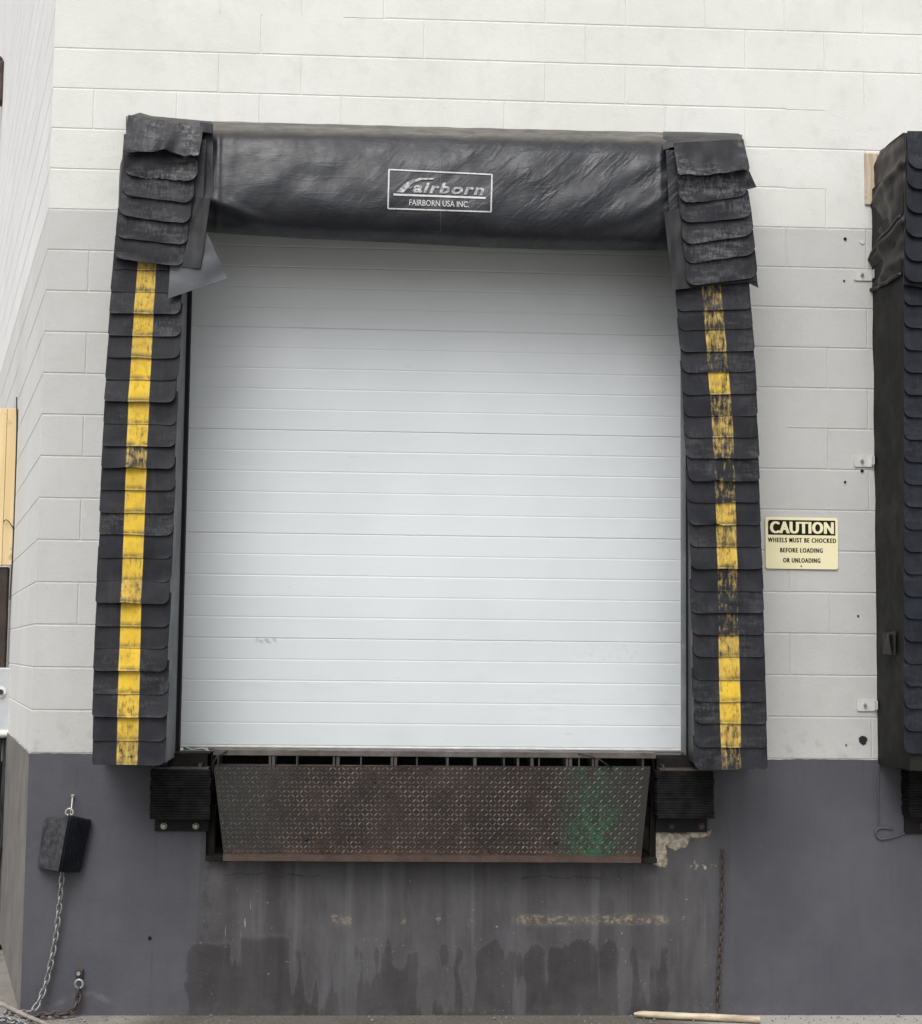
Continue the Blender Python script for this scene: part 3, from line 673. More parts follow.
def pprof(t):
    n = len(PROF)-1; k = min(n-1, int(t*n)); f = t*n-k
    p0 = PROF[max(0, k-1)]; p1 = PROF[k]; p2 = PROF[k+1]; p3 = PROF[min(n, k+2)]
    cr = lambda a, b_, c, d: .5*((2*b_)+(-a+c)*f+(2*a-5*b_+4*c-d)*f*f+(-a+3*b_-3*c+d)*f**3)
    return cr(p0[0], p1[0], p2[0], p3[0]), cr(p0[1], p1[1], p2[1], p3[1])
def bagP(px, t, lift=0.0):
    d, g = pprof(t); yt, yb_ = pl(top_y, px), pl(bot_y, px)
    yt += .8*nz(px*.04, 1.1); py = lerp(yt, yb_, g)
    w = sstep(.0, .15, t)*(1-sstep(.9, 1, t))
    dd = d+w*(folds(px, py)+.012*nz(px*.016, py*.03, 2)+.0045*nz(px*.04+py*.03, py*.04, 5)+.0009*nz(px*.12, py*.10+px*.05, 8))
    return at(px, py, -max(.004, dd+lift))
def bag_at(px, py, lift):                 # surface point seen at image position px, py
    lo, hi = .15, .9; yt, yb_ = pl(top_y, px)+.8*nz(px*.04, 1.1), pl(bot_y, px); gv = (py-yt)/(yb_-yt)
    for _ in range(24):
        m_ = (lo+hi)/2
        if pprof(m_)[1] < gv: lo = m_
        else: hi = m_
    return bagP(px, (lo+hi)/2, lift)
b = MB(); bx0, bx1 = 126, 742
b.grid(lambda u, v: bagP(lerp(bx0, bx1, u), v), 300, 70)
n0 = 301
b.f = [f[::-1] for f in b.f]
for e in (0, 300):
    b.f.append([j*n0+e for j in range(71)])
header = b.build('header_bag', M['bag'], SH, smooth=True)
# logo on the header
def on_bag(u, v, lift=.0035):             # u,v in logo box (0..1, 0..1 downward)
    xl, xr = lerp(389, 388, v), lerp(492, 491, v); px = lerp(xl, xr, u); py = lerp(lerp(169.5, 174.5, u), lerp(208.5, 211.8, u), v)
    return bag_at(px, py, lift)
b = MB()
def ribbon(u0, v0, u1, v1, wu, wv, n=16, lift=.0035):
    vs = []
    for i in range(n+1):
        u, v = lerp(u0, u1, i/n), lerp(v0, v1, i/n)
        vs += [on_bag(u-wu, v-wv, lift), on_bag(u+wu, v+wv, lift)]
    b.add(vs, [(2*i, 2*i+1, 2*i+3, 2*i+2) for i in range(n)])
tw, th = .007, .018
ribbon(0, 0, 1, 0, 0, th); ribbon(0, 1, 1, 1, 0, th); ribbon(0, 0, 0, 1, tw, 0); ribbon(1, 0, 1, 1, tw, 0)
ribbon(.05, .635, .945, .635, 0, .026)
b.build('label_frame', M['print2'], header)
b = MB()
vs, fs, bb = text_mesh('airborn', 1, .25, .03, 1, 1.15)
P2 = fit(vs, bb, .235, .93, .57, .215 + 0.03); P2 = [(x, lerp(.57, .275, (y-.57)/(.245-.57))) for x, y in P2]
b.add([on_bag(x, y, .0045) for x, y in P2], fs)
# swooping initial letter with a long flat top bar
def poly(pts, lift=.0045): b.add([on_bag(x, y, lift) for x, y in pts], [list(range(len(pts)))])
poly([(.075, .575), (.145, .575), (.225, .345), (.265, .285), (.195, .27), (.15, .36)])
poly([(.195, .27), (.265, .285), (.31, .235), (.43, .205), (.445, .165), (.30, .18)])
poly([(.20, .42), (.23, .42), (.215, .465), (.184, .465)])
for k in range(0): poly([(.09-.0*k+.02*k, .53-.10*k), (.12+.02*k, .53-.10*k), (.115+.02*k, .545-.10*k), (.085+.02*k, .545-.10*k)], .0047)
b.build('logo_lettering', M['print'], header)
b = MB(); vs, fs, bb = text_mesh('FAIRBORN USA INC.', 1, 0, .004)
b.add([on_bag(x, y, .0045) for x, y in fit(vs, bb, .205, .785, .90, .745)], fs); b.build('small_lettering', M['print2'], header)
for x in (440.5,):
    b = MB()
    vs = []
    for i in range(26):
        py = lerp(160, 232, i/25); vs += [bag_at(x-.35, py, .003), bag_at(x+.35, py, .003)]
    b.add(vs, [(2*i, 2*i+1, 2*i+3, 2*i+2) for i in range(25)]); b.build('pale_seam', M['sheet'], header)

# ---- corner guards (stacked rubber flaps over canvas)
def cguard(polyT, name, mat, y, th=.006, wob=.006, seed=1):
    """canvas sheet from a 4-corner px polygon TL,TR,BR,BL"""
    b = MB(); nu = nv = 14
    def P(u, v, lift=0):
        px = lerp(lerp(polyT[0][0], polyT[1][0], u), lerp(polyT[3][0], polyT[2][0], u), v); py = lerp(lerp(polyT[0][1], polyT[1][1], u), lerp(polyT[3][1], polyT[2][1], u), v)
        yy = y(v) if callable(y) else y
        return at(px, py, yy+wob*nz(u*2.3+seed, v*2.7, seed)+lift)
    f = [P(i/nu, j/nv) for j in range(nv+1) for i in range(nu+1)]; k = [v+Vector((0, th, 0)) for v in f]; n = len(f)
    fs = [(j*(nu+1)+i, (j+1)*(nu+1)+i, (j+1)*(nu+1)+i+1, j*(nu+1)+i+1) for j in range(nv) for i in range(nu)]
    lp = [j*(nu+1) for j in range(nv+1)]+[nv*(nu+1)+i for i in range(1, nu+1)]+[j*(nu+1)+nu for j in range(nv-1, -1, -1)]+[i for i in range(nu-1, 0, -1)]
    b.add(f+k, fs+[[q+n for q in x[::-1]] for x in fs]+[[lp[i], lp[(i+1) % len(lp)], lp[(i+1) % len(lp)]+n, lp[i]+n] for i in range(len(lp))])
    return b
cgL = cguard([(124, 134), (206, 140), (200, 269.5), (115, 258)], 'corner_guard', None, -D-.022, seed=3).build('corner_guard', M['bag'], SH, smooth='auto')
cguard([(200, 122), (213, 124), (213, 197), (202, 200)], 'x', None, lambda v: -D+.02-.03*v, seed=8).build('corner_binding', M['canvas'], cgL, smooth='auto')
cguard([(196, 198), (210.5, 198), (200.5, 268.5), (182, 267)], 'x', None, -D-.038, seed=5, wob=.006).build('inner_flap', M['rub'] if False else M['canvas'], cgL, smooth='auto')
cguard([(172, 236), (207, 232), (227, 278.5), (168, 298.5)], 'x', None, lambda v: -D-.026-.012*v*v, seed=6, wob=.013, th=.003).build('loose_sheet', M['sheet'], cgL, smooth='auto')
def cq(TLx, TLy, TRx, TRy, BRx, BRy, BLx, BLy, Y):
    return [(p.x, p.z) for p in (at(TLx, TLy, Y), at(TRx, TRy, Y), at(BRx, BRy, Y), at(BLx, BLy, Y))]
LC = [ # TL, TR, BR, BL, rad, scuff, tear
    (116, 232, 186, 240, 184, 267.5, 114, 259, .045, .3, .0),
    (118, 208, 189, 216, 187.5, 246, 115.5, 238, .04, .35, .0),
    (121, 188, 192, 196, 190.5, 225, 118.5, 216, .045, .3, .0),
    (123, 168, 194, 175, 194, 204.5, 121.5, 195.5, .05, .35, .0),
    (125, 146, 198, 150, 197.5, 183, 124, 176.5, .05, .95, .012),
    (128, 114, 203, 126, 200, 158, 124.5, 154, .008, 1.0, .022)]
for i, (a, b1, c, d, e, f, g_, h, rad, sc_, tr) in enumerate(LC):
    Yb = -D-.030-.012*i*.35
    q = cq(a, b1, c, d, e, f, g_, h, Yb)
    yt = Yb-.002 if i < 5 else Yb+.012
    flap(cgL, *q, yt, Yb-(.013 if i < 5 else .040), rad, None, 0, sc_, .007, seed=70+i*2.3, warp=.008+tr*.5, tear=tr, curl=.004,
         torn=[(.52, .14, .012, -.03), (.8, .1, -.004, -.01)] if i == 5 else ([(.5, .2, .004, .012)] if i == 4 else None))
# curled rag on the top left corner
b = MB()
def rag(u, v):
    px = lerp(129, 212, u); py = lerp(pl([(129, 116), (140, 112.5), (152, 116), (185, 119), (212, 121.5)], px), pl([(129, 124), (212, 133)], px), v)
    return at(px, py, -(.10+.365*v**.8+.02*nz(u*6, v*3, 3)+.015*nz(u*14, v*4, 9)))
b.grid(rag, 60, 10); b.f = [f[::-1] for f in b.f]; b.build('torn_top_cover', M['canvas'], cgL, smooth=True)
def rag2(u, v):
    px = lerp(663, 742, u); py = lerp(pl([(663, 131.5), (700, 132), (739, 133.5), (742, 137)], px), pl([(663, 150), (676, 146), (742, 145)], px), v)
    return at(px, py, -(.08+.385*v**.7+.02*nz(u*6, v*3, 13)+.012*nz(u*14, v*4, 19)))
cgR = cguard([(666, 150), (742, 150), (757.5, 281), (673, 289.5)], 'corner_guard', None, -D-.022, seed=13).build('corner_guard', M['bag'], SH, smooth='auto')
b = MB(); b.grid(rag2, 60, 12); b.f = [f[::-1] for f in b.f]; b.build('torn_top_cover', M['canvas'], cgR, smooth=True)
cguard([(664, 212), (684, 212), (690, 288), (672.5, 290)], 'x', None, -D-.032, seed=15, wob=.008).build('inner_flap', M['canvas'], cgR, smooth='auto')
cguard([(740, 170), (748, 168), (756.5, 187), (744, 190)], 'x', None, -D+.01, seed=16).build('loose_corner', M['bag'], cgR, smooth='auto')
cguard([(742, 262), (754, 262), (758.5, 287.5), (745, 281)], 'x', None, -D-.010, seed=17).build('loose_corner', M['bag'], cgR, smooth='auto')
RC = [(685, 258, 755, 250, 757.5, 278, 686, 287, .045, .35, .0),
      (683, 238, 753, 230, 755.5, 255, 684.5, 265, .045, .55, .0),
      (681, 216, 751, 208, 753.5, 236, 682, 246, .05, .55, .0),
      (679, 196, 748, 190, 752, 218, 680.5, 224.5, .05, .5, .0),
      (677, 172, 745, 168, 748, 196, 679, 205.5, .05, .8, .006),
      (674, 142, 744, 138, 748, 173, 676.5, 177, .008, .9, .012)]
for i, (a, b1, c, d, e, f, g_, h, rad, sc_, tr) in enumerate(RC):
    Yb = -D-.030-.012*i*.35
    q = cq(a, b1, c, d, e, f, g_, h, Yb); yt = Yb-.002 if i < 5 else Yb+.012
    flap(cgR, *q, yt, Yb-(.013 if i < 5 else .035), rad, None, 0, sc_, .007, seed=90+i*2.3, warp=.008+tr*.5, tear=tr, curl=.004,
         torn=[(.35, .3, -.008, -.01)] if i == 5 else None)

# ================================================================== NEIGHBOUR SHELTER (right edge)
S2 = thing('dock_shelter', (at(900, 750).x, 0, G), 'second black dock seal, cut off by the right edge, under a wrinkled brown-black hood', 'dock seal', 'dock seals along the wall')
b = MB(); nY, nZ = 8, 40
z_t, z_b = at(876, 190).z, at(877, 764).z
xw0 = at(875, 520).x
def s2(u, v):
    z = lerp(z_t, z_b, v); px_f = 907+.7*nz(z*4, 2)
    xf = at(px_f, 512, -D).x
    bulge = .006*nz(u*3, z*5, 4)+.010*math.exp(-((v-.93)/.05)**2)*nz(u*5, z*14)
    return Vector((lerp(xw0, xf, u)+bulge, lerp(.003, -D, u), z))
b.grid(s2, nY, nZ)
xE = at(985, 512, -D).x; xf0 = at(907, 512, -D).x
b.add([(xf0, -D, z_b), (xE, -D, z_b), (xE, -D, z_t), (xf0, -D, z_t)], [(0, 1, 2, 3)])
b.add([(xE, -D, z_b), (xE, 0, z_b), (xE, 0, z_t), (xE, -D, z_t)], [(0, 1, 2, 3)])
b.add([(xw0, 0, z_b), (xf0, -D, z_b), (xE, -D, z_b), (xE, 0, z_b)], [(0, 3, 2, 1)])
p2 = b.build('side_pad', M['flatcan'], S2, smooth='auto')
y0 = 306.0; 
for i in range(21):
    y = y0+22.4*i
    q = px_quad(lambda t: 904.5, lambda t: 983, y-35, y, .02, .02, -D-.012)
    flap(p2, *q, -D+.003, -D-.010-random.uniform(0, .005), .034, None, 0, .1, seed=200+i, warp=.005, curl=.004, thick=.0035, mat='rub2')
# patch pocket on the side vinyl
b = MB()
def sidept(px, py, off=.012):
    # point on the side face plane seen at px,py
    A = Vector((xw0, 0.003, 0)); Bv = Vector((xf0-xw0, -D-.003, 0)).normalized(); Nn = Vector((Bv.y, -Bv.x, 0))
    if Nn.x > 0: Nn = -Nn
    d = ray(px, py); t = (A-CP).dot(Nn)/d.dot(Nn); return CP+d*t+Nn*off
b.add([sidept(885, 633), sidept(898, 631), sidept(898, 655), sidept(885, 654)], [(0, 3, 2, 1)])
b.add([sidept(887, 653, .015), sidept(890, 634, .016), sidept(894, 634, .026), sidept(895.5, 655, .018)], [(0, 1, 2, 3)])
b.build('patch', M['browncan'], p2)
# header end hood
b = MB()
top2 = [(873, 158), (876, 148), (882, 141), (892, 136), (905, 132.5), (922, 131), (1000, 132)]
xfr = at(907, 512, -D).x
def hood(u, v):        # u: wall->front along side then along the front; v: top->bottom
    # side path in plan
    if u < .45:
        k = u/.45; x = lerp(xw0+.012, xfr+.004, k)-.012*math.sin(k*math.pi); y = lerp(.002, -D-.005, k)
    else:
        k = (u-.45)/.55; x = lerp(xfr-.01, at(1300, 200, -D).x, k); y = -D-.005-.012*math.sin(min(1, k*6)*math.pi/2)
    zt = at(890, 130.5, -.2).z; zbm = at(890, 289, -.2).z
    kk = min(1, u/.45)
    zbv = lerp(at(876, 290).z, at(903, 283, -D).z+.035, kk) if u < .45 else lerp(at(903, 283, -D).z+.035, at(940, 250, -D).z, min(1, (u-.45)/.2))
    ztv = lerp(at(874, 157).z, at(907, 132, -D).z, sstep(0, .8, kk))
    z = lerp(ztv, zbv, v)
    w = sstep(0, .1, v)
    s = .014*nz(u*5, v*4.2, 1)+.012*nz(u*9+v*5, v*7-u*6, 3)
    for (v0, sl, a) in ((.30, -.32, .022), (.72, -.38, .03), (.93, -.2, .02)): s += a*math.exp(-((v-(v0+sl*(u-.2)))/.045)**2)
    s -= .02*(1-w)
    return Vector((x-s*(1 if u < .45 else 0), y-(s if u > .3 else 0), z))
b.grid(hood, 90, 60)
b.grid(lambda u, v: Vector(lerp(hood(u, 0).x, max(hood(u, 0).x, xw0+.05), v) if False else hood(u, 0).x for _ in (0,)) if False else Vector((lerp(hood(u, 0).x, hood(u, 0).x+.02, v), lerp(hood(u, 0).y, 0.002, v), hood(u, 0).z+.035*math.sin(v*math.pi/2)*(1 if u > .1 else u*10))), 90, 6)
hd2 = b.build('header_hood', M['browncan'], S2, smooth=True)
for v0, v1 in ((.735, .70), (.985, .985)):
    b = MB(); pts = [hood(u, min(1, lerp(v0+.04, v1-.12 if v0 < .9 else v1, u/.42)))+Vector((-.006, -.004, 0)) for u in [i*.42/16 for i in range(17)]]
    b.tube(pts, .011, 8); b.build('hood_binding', M['trim'], hd2, smooth=True)
cg2 = cguard([(906, 136), (990, 136), (990, 300), (903.5, 284)], 'corner_guard', None, -D-.03, seed=23).build('corner_guard', M['canvas'], S2, smooth='auto')
for i, (yt, yb2) in enumerate(((252, 283), (226, 262), (202, 238), (176, 214), (150, 190), (131, 170))):
    Yb = -D-.038-.004*i; xl = 904+.7*i
    q = cq(xl, yt, xl+84, yt, xl+84, yb2+1, xl, yb2, Yb)
    flap(cg2, *q, Yb, Yb-.025, .05, None, 0, .15, .008, seed=230+i, warp=.006, mat='rub2')
for i, (px, py) in enumerate(((863, 275), (863, 461), (866, 705))):
    b = MB(); c_ = at(px, py); w_, h_ = .047, .03
    poly_ = []
    for (sx_, sz_, a0) in ((-1, -1, 180), (1, -1, 270), (1, 1, 0), (-1, 1, 90)):
        for k in range(4): a = math.radians(a0+k*30); poly_.append((c_.x+sx_*(w_-.01)+.01*math.cos(a), c_.z+sz_*(h_-.01)+.01*math.sin(a)))
    b.prism(poly_, -.007, -.001)
    b.box((c_.x+w_-.006, -.04, c_.z-h_+.008), (c_.x+w_, -.003, c_.z+h_-.008), .002)
    br = b.build('mounting_bracket', M['galv'], S2)
    b = MB(); b.tube([(c_.x-.008, -.017, c_.z), (c_.x-.008, -.006, c_.z)], .0085, 6); b.tube([(c_.x-.008, -.026, c_.z), (c_.x-.008, -.006, c_.z)], .004, 8); b.build('bolt', M['bolt'], br)

# ================================================================== DOCK LEVELLER
LV = thing('dock_leveller', (at(430, 860).x, -.1, PZ0), 'dock leveller below the door, its brown tread plate smeared with green paint', 'dock leveller')
yl0, yl1 = -.085, -.13
dx0, dx1 = at(213, 752, -.09).x, at(652, 752, -.09).x
zd1, zd0 = at(430, 750.5, -.09).z, at(430, 757, -.09).z
b = MB(); b.box((dx0-.15, -.004, zd1-.012), (dx1+.17, .075, zd1), .002); b.box((dx0, -.09, zd0), (dx1+.02, .06, zd1-.002), .003); b.build('deck_edge', M['beam'], LV)
b = MB()
b.box((PX0+.01, .12, zd0-.25), (PX1-.01, .14, zd0-.005)); b.build('rear_plate', M['dark'], LV)
lpx = [218, 270, 273.5, 297, 334, 338, 361, 392, 395.5, 417, 447.5, 475, 504, 518, 532, 539, 567, 570.5, 579, 593, 596.5, 643]
zt_l = at(430, 766.5, yl0).z
for k, p in enumerate(lpx):
    b = MB(); x = at(p, 760, -.08).x; w_ = .0035 + .002*(k % 3)
    b.box((x-w_, -.084, zt_l-.03), (x+w_, .10, zd0-.001), .001); b.build('hinge_lug', M['steel'], LV)
b = MB(); b.tube([(dx0+.01, -.06, zt_l-.006), (dx1-.01, -.06, zt_l-.006)], .010, 10); b.build('hinge_pin', M['steel'], LV, smooth=True)
# lip plate
tl, tr, br_, bl_ = at(213.5, 766, yl0), at(650.5, 766.5, yl0), at(641, 859, yl1), at(224, 858, yl1)
def lipP(u, v, off=0.0):
    p = (tl*(1-u)+tr*u)*(1-v)+(bl_*(1-u)+br_*u)*v
    return p+Vector((0, -off+.0025*nz(u*6, v*2, 3), 0))
b = MB(); nu, nv = 60, 8
b.grid(lambda u, v: lipP(u, 1-v), nu, nv)
o1 = b.add([lipP(0, 0)+Vector((0, .018, 0)), lipP(1, 0)+Vector((0, .018, 0)), lipP(1, 1)+Vector((0, .018, 0)), lipP(0, 1)+Vector((0, .018, 0))], [(0, 1, 2, 3)])
b.add([lipP(0, 0), lipP(0, 1), lipP(0, 1)+Vector((0, .018, 0)), lipP(0, 0)+Vector((0, .018, 0))], [(0, 1, 2, 3)])
b.add([lipP(1, 0), lipP(1, 1), lipP(1, 1)+Vector((0, .018, 0)), lipP(1, 0)+Vector((0, .018, 0))], [(3, 2, 1, 0)])
b.add([lipP(0, 0), lipP(1, 0), lipP(1, 0)+Vector((0, .018, 0)), lipP(0, 0)+Vector((0, .018, 0))], [(0, 1, 2, 3)])
W = (tr-tl).length; H = (tl-bl_).length
# raised tread, alternating slants
pu, pv = .0415, .0215
ni, nj = int(W/pu)+1, int(H/pv)
for j in range(nj):
    for i in range(ni*2):
        cu = (i*pu/2+.012)/W; cv = (j*pv+.013)/H
        if (i+j) % 2: ang = math.radians(45)
        else: ang = math.radians(-45)
        cv += (.0)
        if cu > .992 or cv > .97 or cv < .02: continue
        L_, w_, hh = .0115, .0038, .0030*random.uniform(.5, 1.15)
        ca, sa = math.cos(ang), math.sin(ang)
        def q(a, c, h): return lipP(cu+(a*ca-c*sa)/W, cv+(a*sa+c*ca)/H, h)
        vs = [q(-L_, 0, .0), q(-L_*.4, -w_, 0), q(L_*.4, -w_, 0), q(L_, 0, 0), q(L_*.4, w_, 0), q(-L_*.4, w_, 0), q(-L_*.55, 0, hh), q(L_*.55, 0, hh)]
        b.add(vs, [(1, 0, 6), (2, 1, 6, 7), (3, 2, 7), (4, 3, 7), (5, 4, 7, 6), (0, 5, 6)], 1)
for f in range(len(b.f)):
    pass
lip = b.build('lip_plate', [M['lip'], M['lug']], LV)
for (px, py) in ((305.6, 837.5), (555.5, 840.5), ):
    b = MB(); p = at(px, py, -.123); b.tube([(p.x, p.y-.010, p.z), (p.x, p.y+.004, p.z)], .011, 12); b.build('bolt_hole', M['trim'], lip)
b = MB(); A = at(223, 856, yl1-.006); B = at(641, 858, yl1-.006)
n = 40; vs = []
for i in range(n+1):
    t = i/n; x = lerp(A.x, B.x, t); z = lerp(A.z, B.z, t)+.0015*nz(t*9, 2)
    vs += [(x, yl1+.012, z+.012), (x, yl1-.008, z+.006), (x, yl1-.010, z-.022), (x, yl1+.012, z-.027)]
b.add(vs, [(4*i+k, 4*i+4+k, 4*i+5+k, 4*i+1+k) for i in range(n) for k in range(3)]); b.f = [f[::-1] for f in b.f]
b.build('lip_edge', M['rail'], LV)
b = MB(); b.box((PX0+.004, -.055, PZ0-.004), (at(226, 858).x, .3, PZ0+.022), .003);
b.build('lip_keeper', M['dark'], LV)
b = MB(); b.box((at(636, 858).x, -.055, PZ0-.004), (PX1-.004, .3, PZ0+.022), .003); b.build('lip_keeper', M['dark'], LV)
b = MB()
b.prism([(PX0+.001, PZ0+.02), (at(214, 858).x, PZ0+.02), (at(213.5, 765).x, zd0-.003), (PX0+.012, zd0-.003)], .02, .05)
b.build('side_angle', M['dark'], LV); b = MB()
b.prism([(at(650, 858).x, PZ0+.02), (PX1-.001, PZ0+.02), (PX1-.001, zd0-.003), (at(653, 765).x, zd0-.003)], .02, .05)
b.build('side_angle', M['dark'], LV)
# loose cords at the deck corners
b = MB(); b.tube([at(563, 753, -.10), at(585, 754, -.11), at(601, 760, -.12), at(612, 770, -.125), at(618, 775, -.13)] if False else [at(578, 753.5, -.10), at(590, 755.5, -.112), at(600, 760, -.118), at(612, 768, -.10), at(650, 775, -.02)][:4], .0042, 6)
tag(b.build('cord', M['cable'], smooth=True), 'short thin black cord drooping over the hinge line near the green smear', 'cord')
b = MB(); b.tube([at(236, 749, -.02), at(226, 751.5, -.095), at(217, 756, -.115), at(213, 764, -.10), at(212, 800, -.02)], .0045, 6)
tag(b.build('cord', M['cable'], smooth=True), 'black cord hanging down beside the left end of the tread plate', 'cord')
b = MB(); b.tube([at(184, 746.5, -.01), at(192, 749.5, -.03), at(203, 748, -.03), at(209, 750.5, -.04), at(206, 747.5, -.03)], .003, 6)
tag(b.build('weather_strip', M['alu'], smooth=True), 'torn scrap of pale weather strip under the door at its left corner', 'weather strip')

# ================================================================== BUMPERS
def bumper(pxl, pxr, pyt, pyb, plate, label, dep=.13, bolts=True, seed=0):
    r = random.Random(seed); A = at(pxl, pyt, -dep); B = at(pxr, pyb, -dep)
    T = thing('dock_bumper', ((A.x+B.x)/2, 0, at(pxl, plate, -.02).z), label, 'dock bumper', 'rubber bumpers beside the leveller')
    b = MB(); n = 19; h = (A.z-B.z)/n
    for i in range(n):
        z1 = A.z-i*h; z0 = z1-h+.0012; j = r.uniform(-.003, .003); dj = r.uniform(0, .005)
        b.box((A.x+j, -dep+dj, z0), (B.x+j, -.012, z1), .002)
    b.build('rubber_pad', M['bump'], T)
    b = MB(); b.box((A.x+.015, -dep+.015, A.z+.001), (B.x-.012, -.012, A.z+.012), .002); b.box((A.x+.03, -dep+.02, A.z+.012), (A.x+.036, -.012, A.z+.03)); b.box((B.x-.06, -dep+.02, A.z+.012), (B.x-.045, -.012, A.z+.03))
    b.build('top_angle', M['steel'], T)
    b = MB(); zp = at(pxl, plate, -.02).z; b.box((A.x+.012, -.022, zp), (B.x-.012, -.006, B.z+.02), .002)
    pf = b.build('mounting_plate', M['black'], T)
    if bolts:
        for px in (pxl+13.5, pxr-13.5):
            b = MB(); c_ = at(px, (pyb+plate)/2+.5, -.02)
            pts = [(c_.x+.012*math.cos(a), -.025, c_.z+.012*math.sin(a)) for a in [k*math.pi/6 for k in range(12)]]
            b.tube(pts, .0045, 6, closed=True); b.tube([(c_.x, -.036, c_.z), (c_.x, -.022, c_.z)], .008, 6); b.build('anchor_bolt', M['bolt'] if bolts == 1 else M['steel'], pf)
    return T
bumper(150.5, 209.5, 770, 820, 831, 'laminated black bumper with two bright bolts, left of the tread plate', bolts=1, seed=4)
bumper(657.5, 714.5, 771.5, 819, 832, 'laminated black bumper above broken raw concrete, right of the tread plate', bolts=2, seed=8)
bumper(909, 975, 768, 818, 834, 'black bumper cut off by the right edge of the picture, below the second seal', bolts=2, seed=12)
b = MB(); b.box((at(906.5, 800, -.01).x, -.03, at(906, 806).z), (at(911, 800, -.01).x, -.006, at(906, 756).z), .002)
tag(b.build('steel_angle', M['rail'], origin=None), 'narrow rusty steel angle beside the bumper at the right edge', 'steel angle')

# ================================================================== CHAINS, CHOCK
def link_pts(c, T, S, L, Wd, n=14):
    """stadium loop centre c, long axis T, side axis S"""
    pts = []
    for k in range(n):
        a = 2*math.pi*k/n; ca, sa = math.cos(a), math.sin(a)
        pts.append(c+T*((L/2-Wd/2)*(1 if ca > 0 else -1)*(min(1, abs(ca)*3))+ca*Wd/2)+S*(sa*Wd/2))
    return pts
def chain_mesh(b, path, pitch, wd, r):
    P = [Vector(p) for p in path]; seg = [(P[i+1]-P[i]).length for i in range(len(P)-1)]; tot = sum(seg); n = int(tot/pitch)
    def samp(s):
        for i, l in enumerate(seg):
            if s <= l or i == len(seg)-1: return P[i]+(P[i+1]-P[i])*(s/l), (P[i+1]-P[i]).normalized()
            s -= l
    for k in range(n):
        c_, T = samp((k+.5)*pitch); A = T.cross(Vector((0, 1, 0))); A.normalize(); B_ = T.cross(A)
        an = (math.radians(25) if k % 2 else math.radians(115))+random.uniform(-.15, .15)
        S = A*math.cos(an)+B_*math.sin(an)
        b.tube(link_pts(c_, T, S, pitch*1.42, wd, 12), r, 6, closed=True)
def bez(pts, n=60):
    out = []; m = len(pts)-1
    for i in range(n+1):
        t = i/n*m; k = min(m-1, int(t)); f = t-k; p = [pts[max(0, k-1)], pts[k], pts[k+1], pts[min(m, k+2)]]
        out.append(.5*((2*p[1])+(-p[0]+p[2])*f+(2*p[0]-5*p[1]+4*p[2]-p[3])*f*f+(-p[0]+3*p[1]-3*p[2]+p[3])*f**3))
    return out
# chock: wedge of rubber hung point-up with its ridge towards the yard
CK = thing('wheel_chock', at(62, 873), 'worn black rubber wheel chock hanging tilted on the base by its eye', 'wheel chock')
def cpt(px, py, y): return at(px, py, y)
b = MB()
tl_, tm_, tr_ = (44, 818), (68.5, 815.5), (91.5, 820)
bl2, bm_, br2 = (37, 868.5), (58, 873), (80.5, 872.5)
yb_, ym_, yr_ = -.035, -.15, -.04
nL = 10
def ridge(v, seed=0):
    a = [cpt(lerp(tl_[0], bl2[0], v), lerp(tl_[1], bl2[1], v), yb_), cpt(lerp(tm_[0], bm_[0], v), lerp(tm_[1], bm_[1], v), ym_)]
    return a
rows = []
for j in range(nL+1):
    v = (0, .03, .1, .22, .36, .5, .64, .78, .9, .97, 1)[j]; L0, Mid = ridge(v); eb = .022 if j in (0, nL) else (.006 if j in (1, nL-1) else 0); Mid = Mid+Vector((0, eb, 0)); L0 = L0+Vector((eb*.25, 0, 0)); Rt_ = cpt(lerp(tr_[0], br2[0], v), lerp(tr_[1], br2[1], v), yr_)+Vector((-eb*.3, 0, 0))
    row = [L0+Vector((.0, .028, 0))]
    for k in range(9): row.append(L0.lerp(Mid, k/8)+Vector((0, .004*nz(k*.7, v*6, 3), 0)))
    # ribbed right face
    for k in range(1, 25):
        t = k/25; p = Mid.lerp(Rt_, t); rb = .006 if (k % 3 == 1) else (-.002 if k % 3 == 2 else .002); row.append(p+Vector((.004, rb, 0)))
    row += [Rt_, Rt_+Vector((-.004, .032, 0))]
    rows.append(row)
m = len(rows[0]); vs = [v for r in rows for v in r]
fs = [((j+1)*m+i, (j+1)*m+i+1, j*m+i+1, j*m+i) for j in range(nL) for i in range(m-1)]
b.add(vs, fs)
for j in range(nL):
    for i in range(9): b.mi[j*(m-1)+i] = 1
b.f += [[i for i in range(m)][::-1], [nL*m+i for i in range(m)]]
for r_ in range(nL): b.f.append([r_*m, r_*m+m-1, (r_+1)*m+m-1, (r_+1)*m])
bmx = b.build('chock_body', [M['chock'], M['chockf']], CK)
b = MB(); c_ = at(69.5, 812.5, -.09)
b.tube([c_+Vector((.017*math.cos(a), 0, .017*math.sin(a))) for a in [k*math.pi/8 for k in range(16)]], .0055, 8, closed=True)
b.build('eye_ring', M['bolt'], CK, smooth=True)
b = MB(); b.tube([at(72.5, 796, -.004), at(72.5, 796, -.03), at(72.5, 798, -.045), at(71.8, 806, -.06), at(70.8, 812, -.075), at(70.5, 816, -.09), at(68.5, 817.5, -.10), at(67.5, 814, -.10)], .0045, 8)
b.tube([at(73, 794.5, -.006), at(73, 798, -.006)], .010, 8)
tag(b.build('wall_hook', M['bolt'], smooth=True), 'thin steel hook on the base from which the wheel chock hangs', 'hook')
b = MB()
path = bez([at(62.5, 870, -.06), at(60, 900, -.045), at(56, 935, -.035), at(50, 968, -.035), at(43, 992, -.04), at(35, 1008, -.06), at(24, 1013, -.08), at(8, 1013, -.12), at(-8, 1019, -.2)])
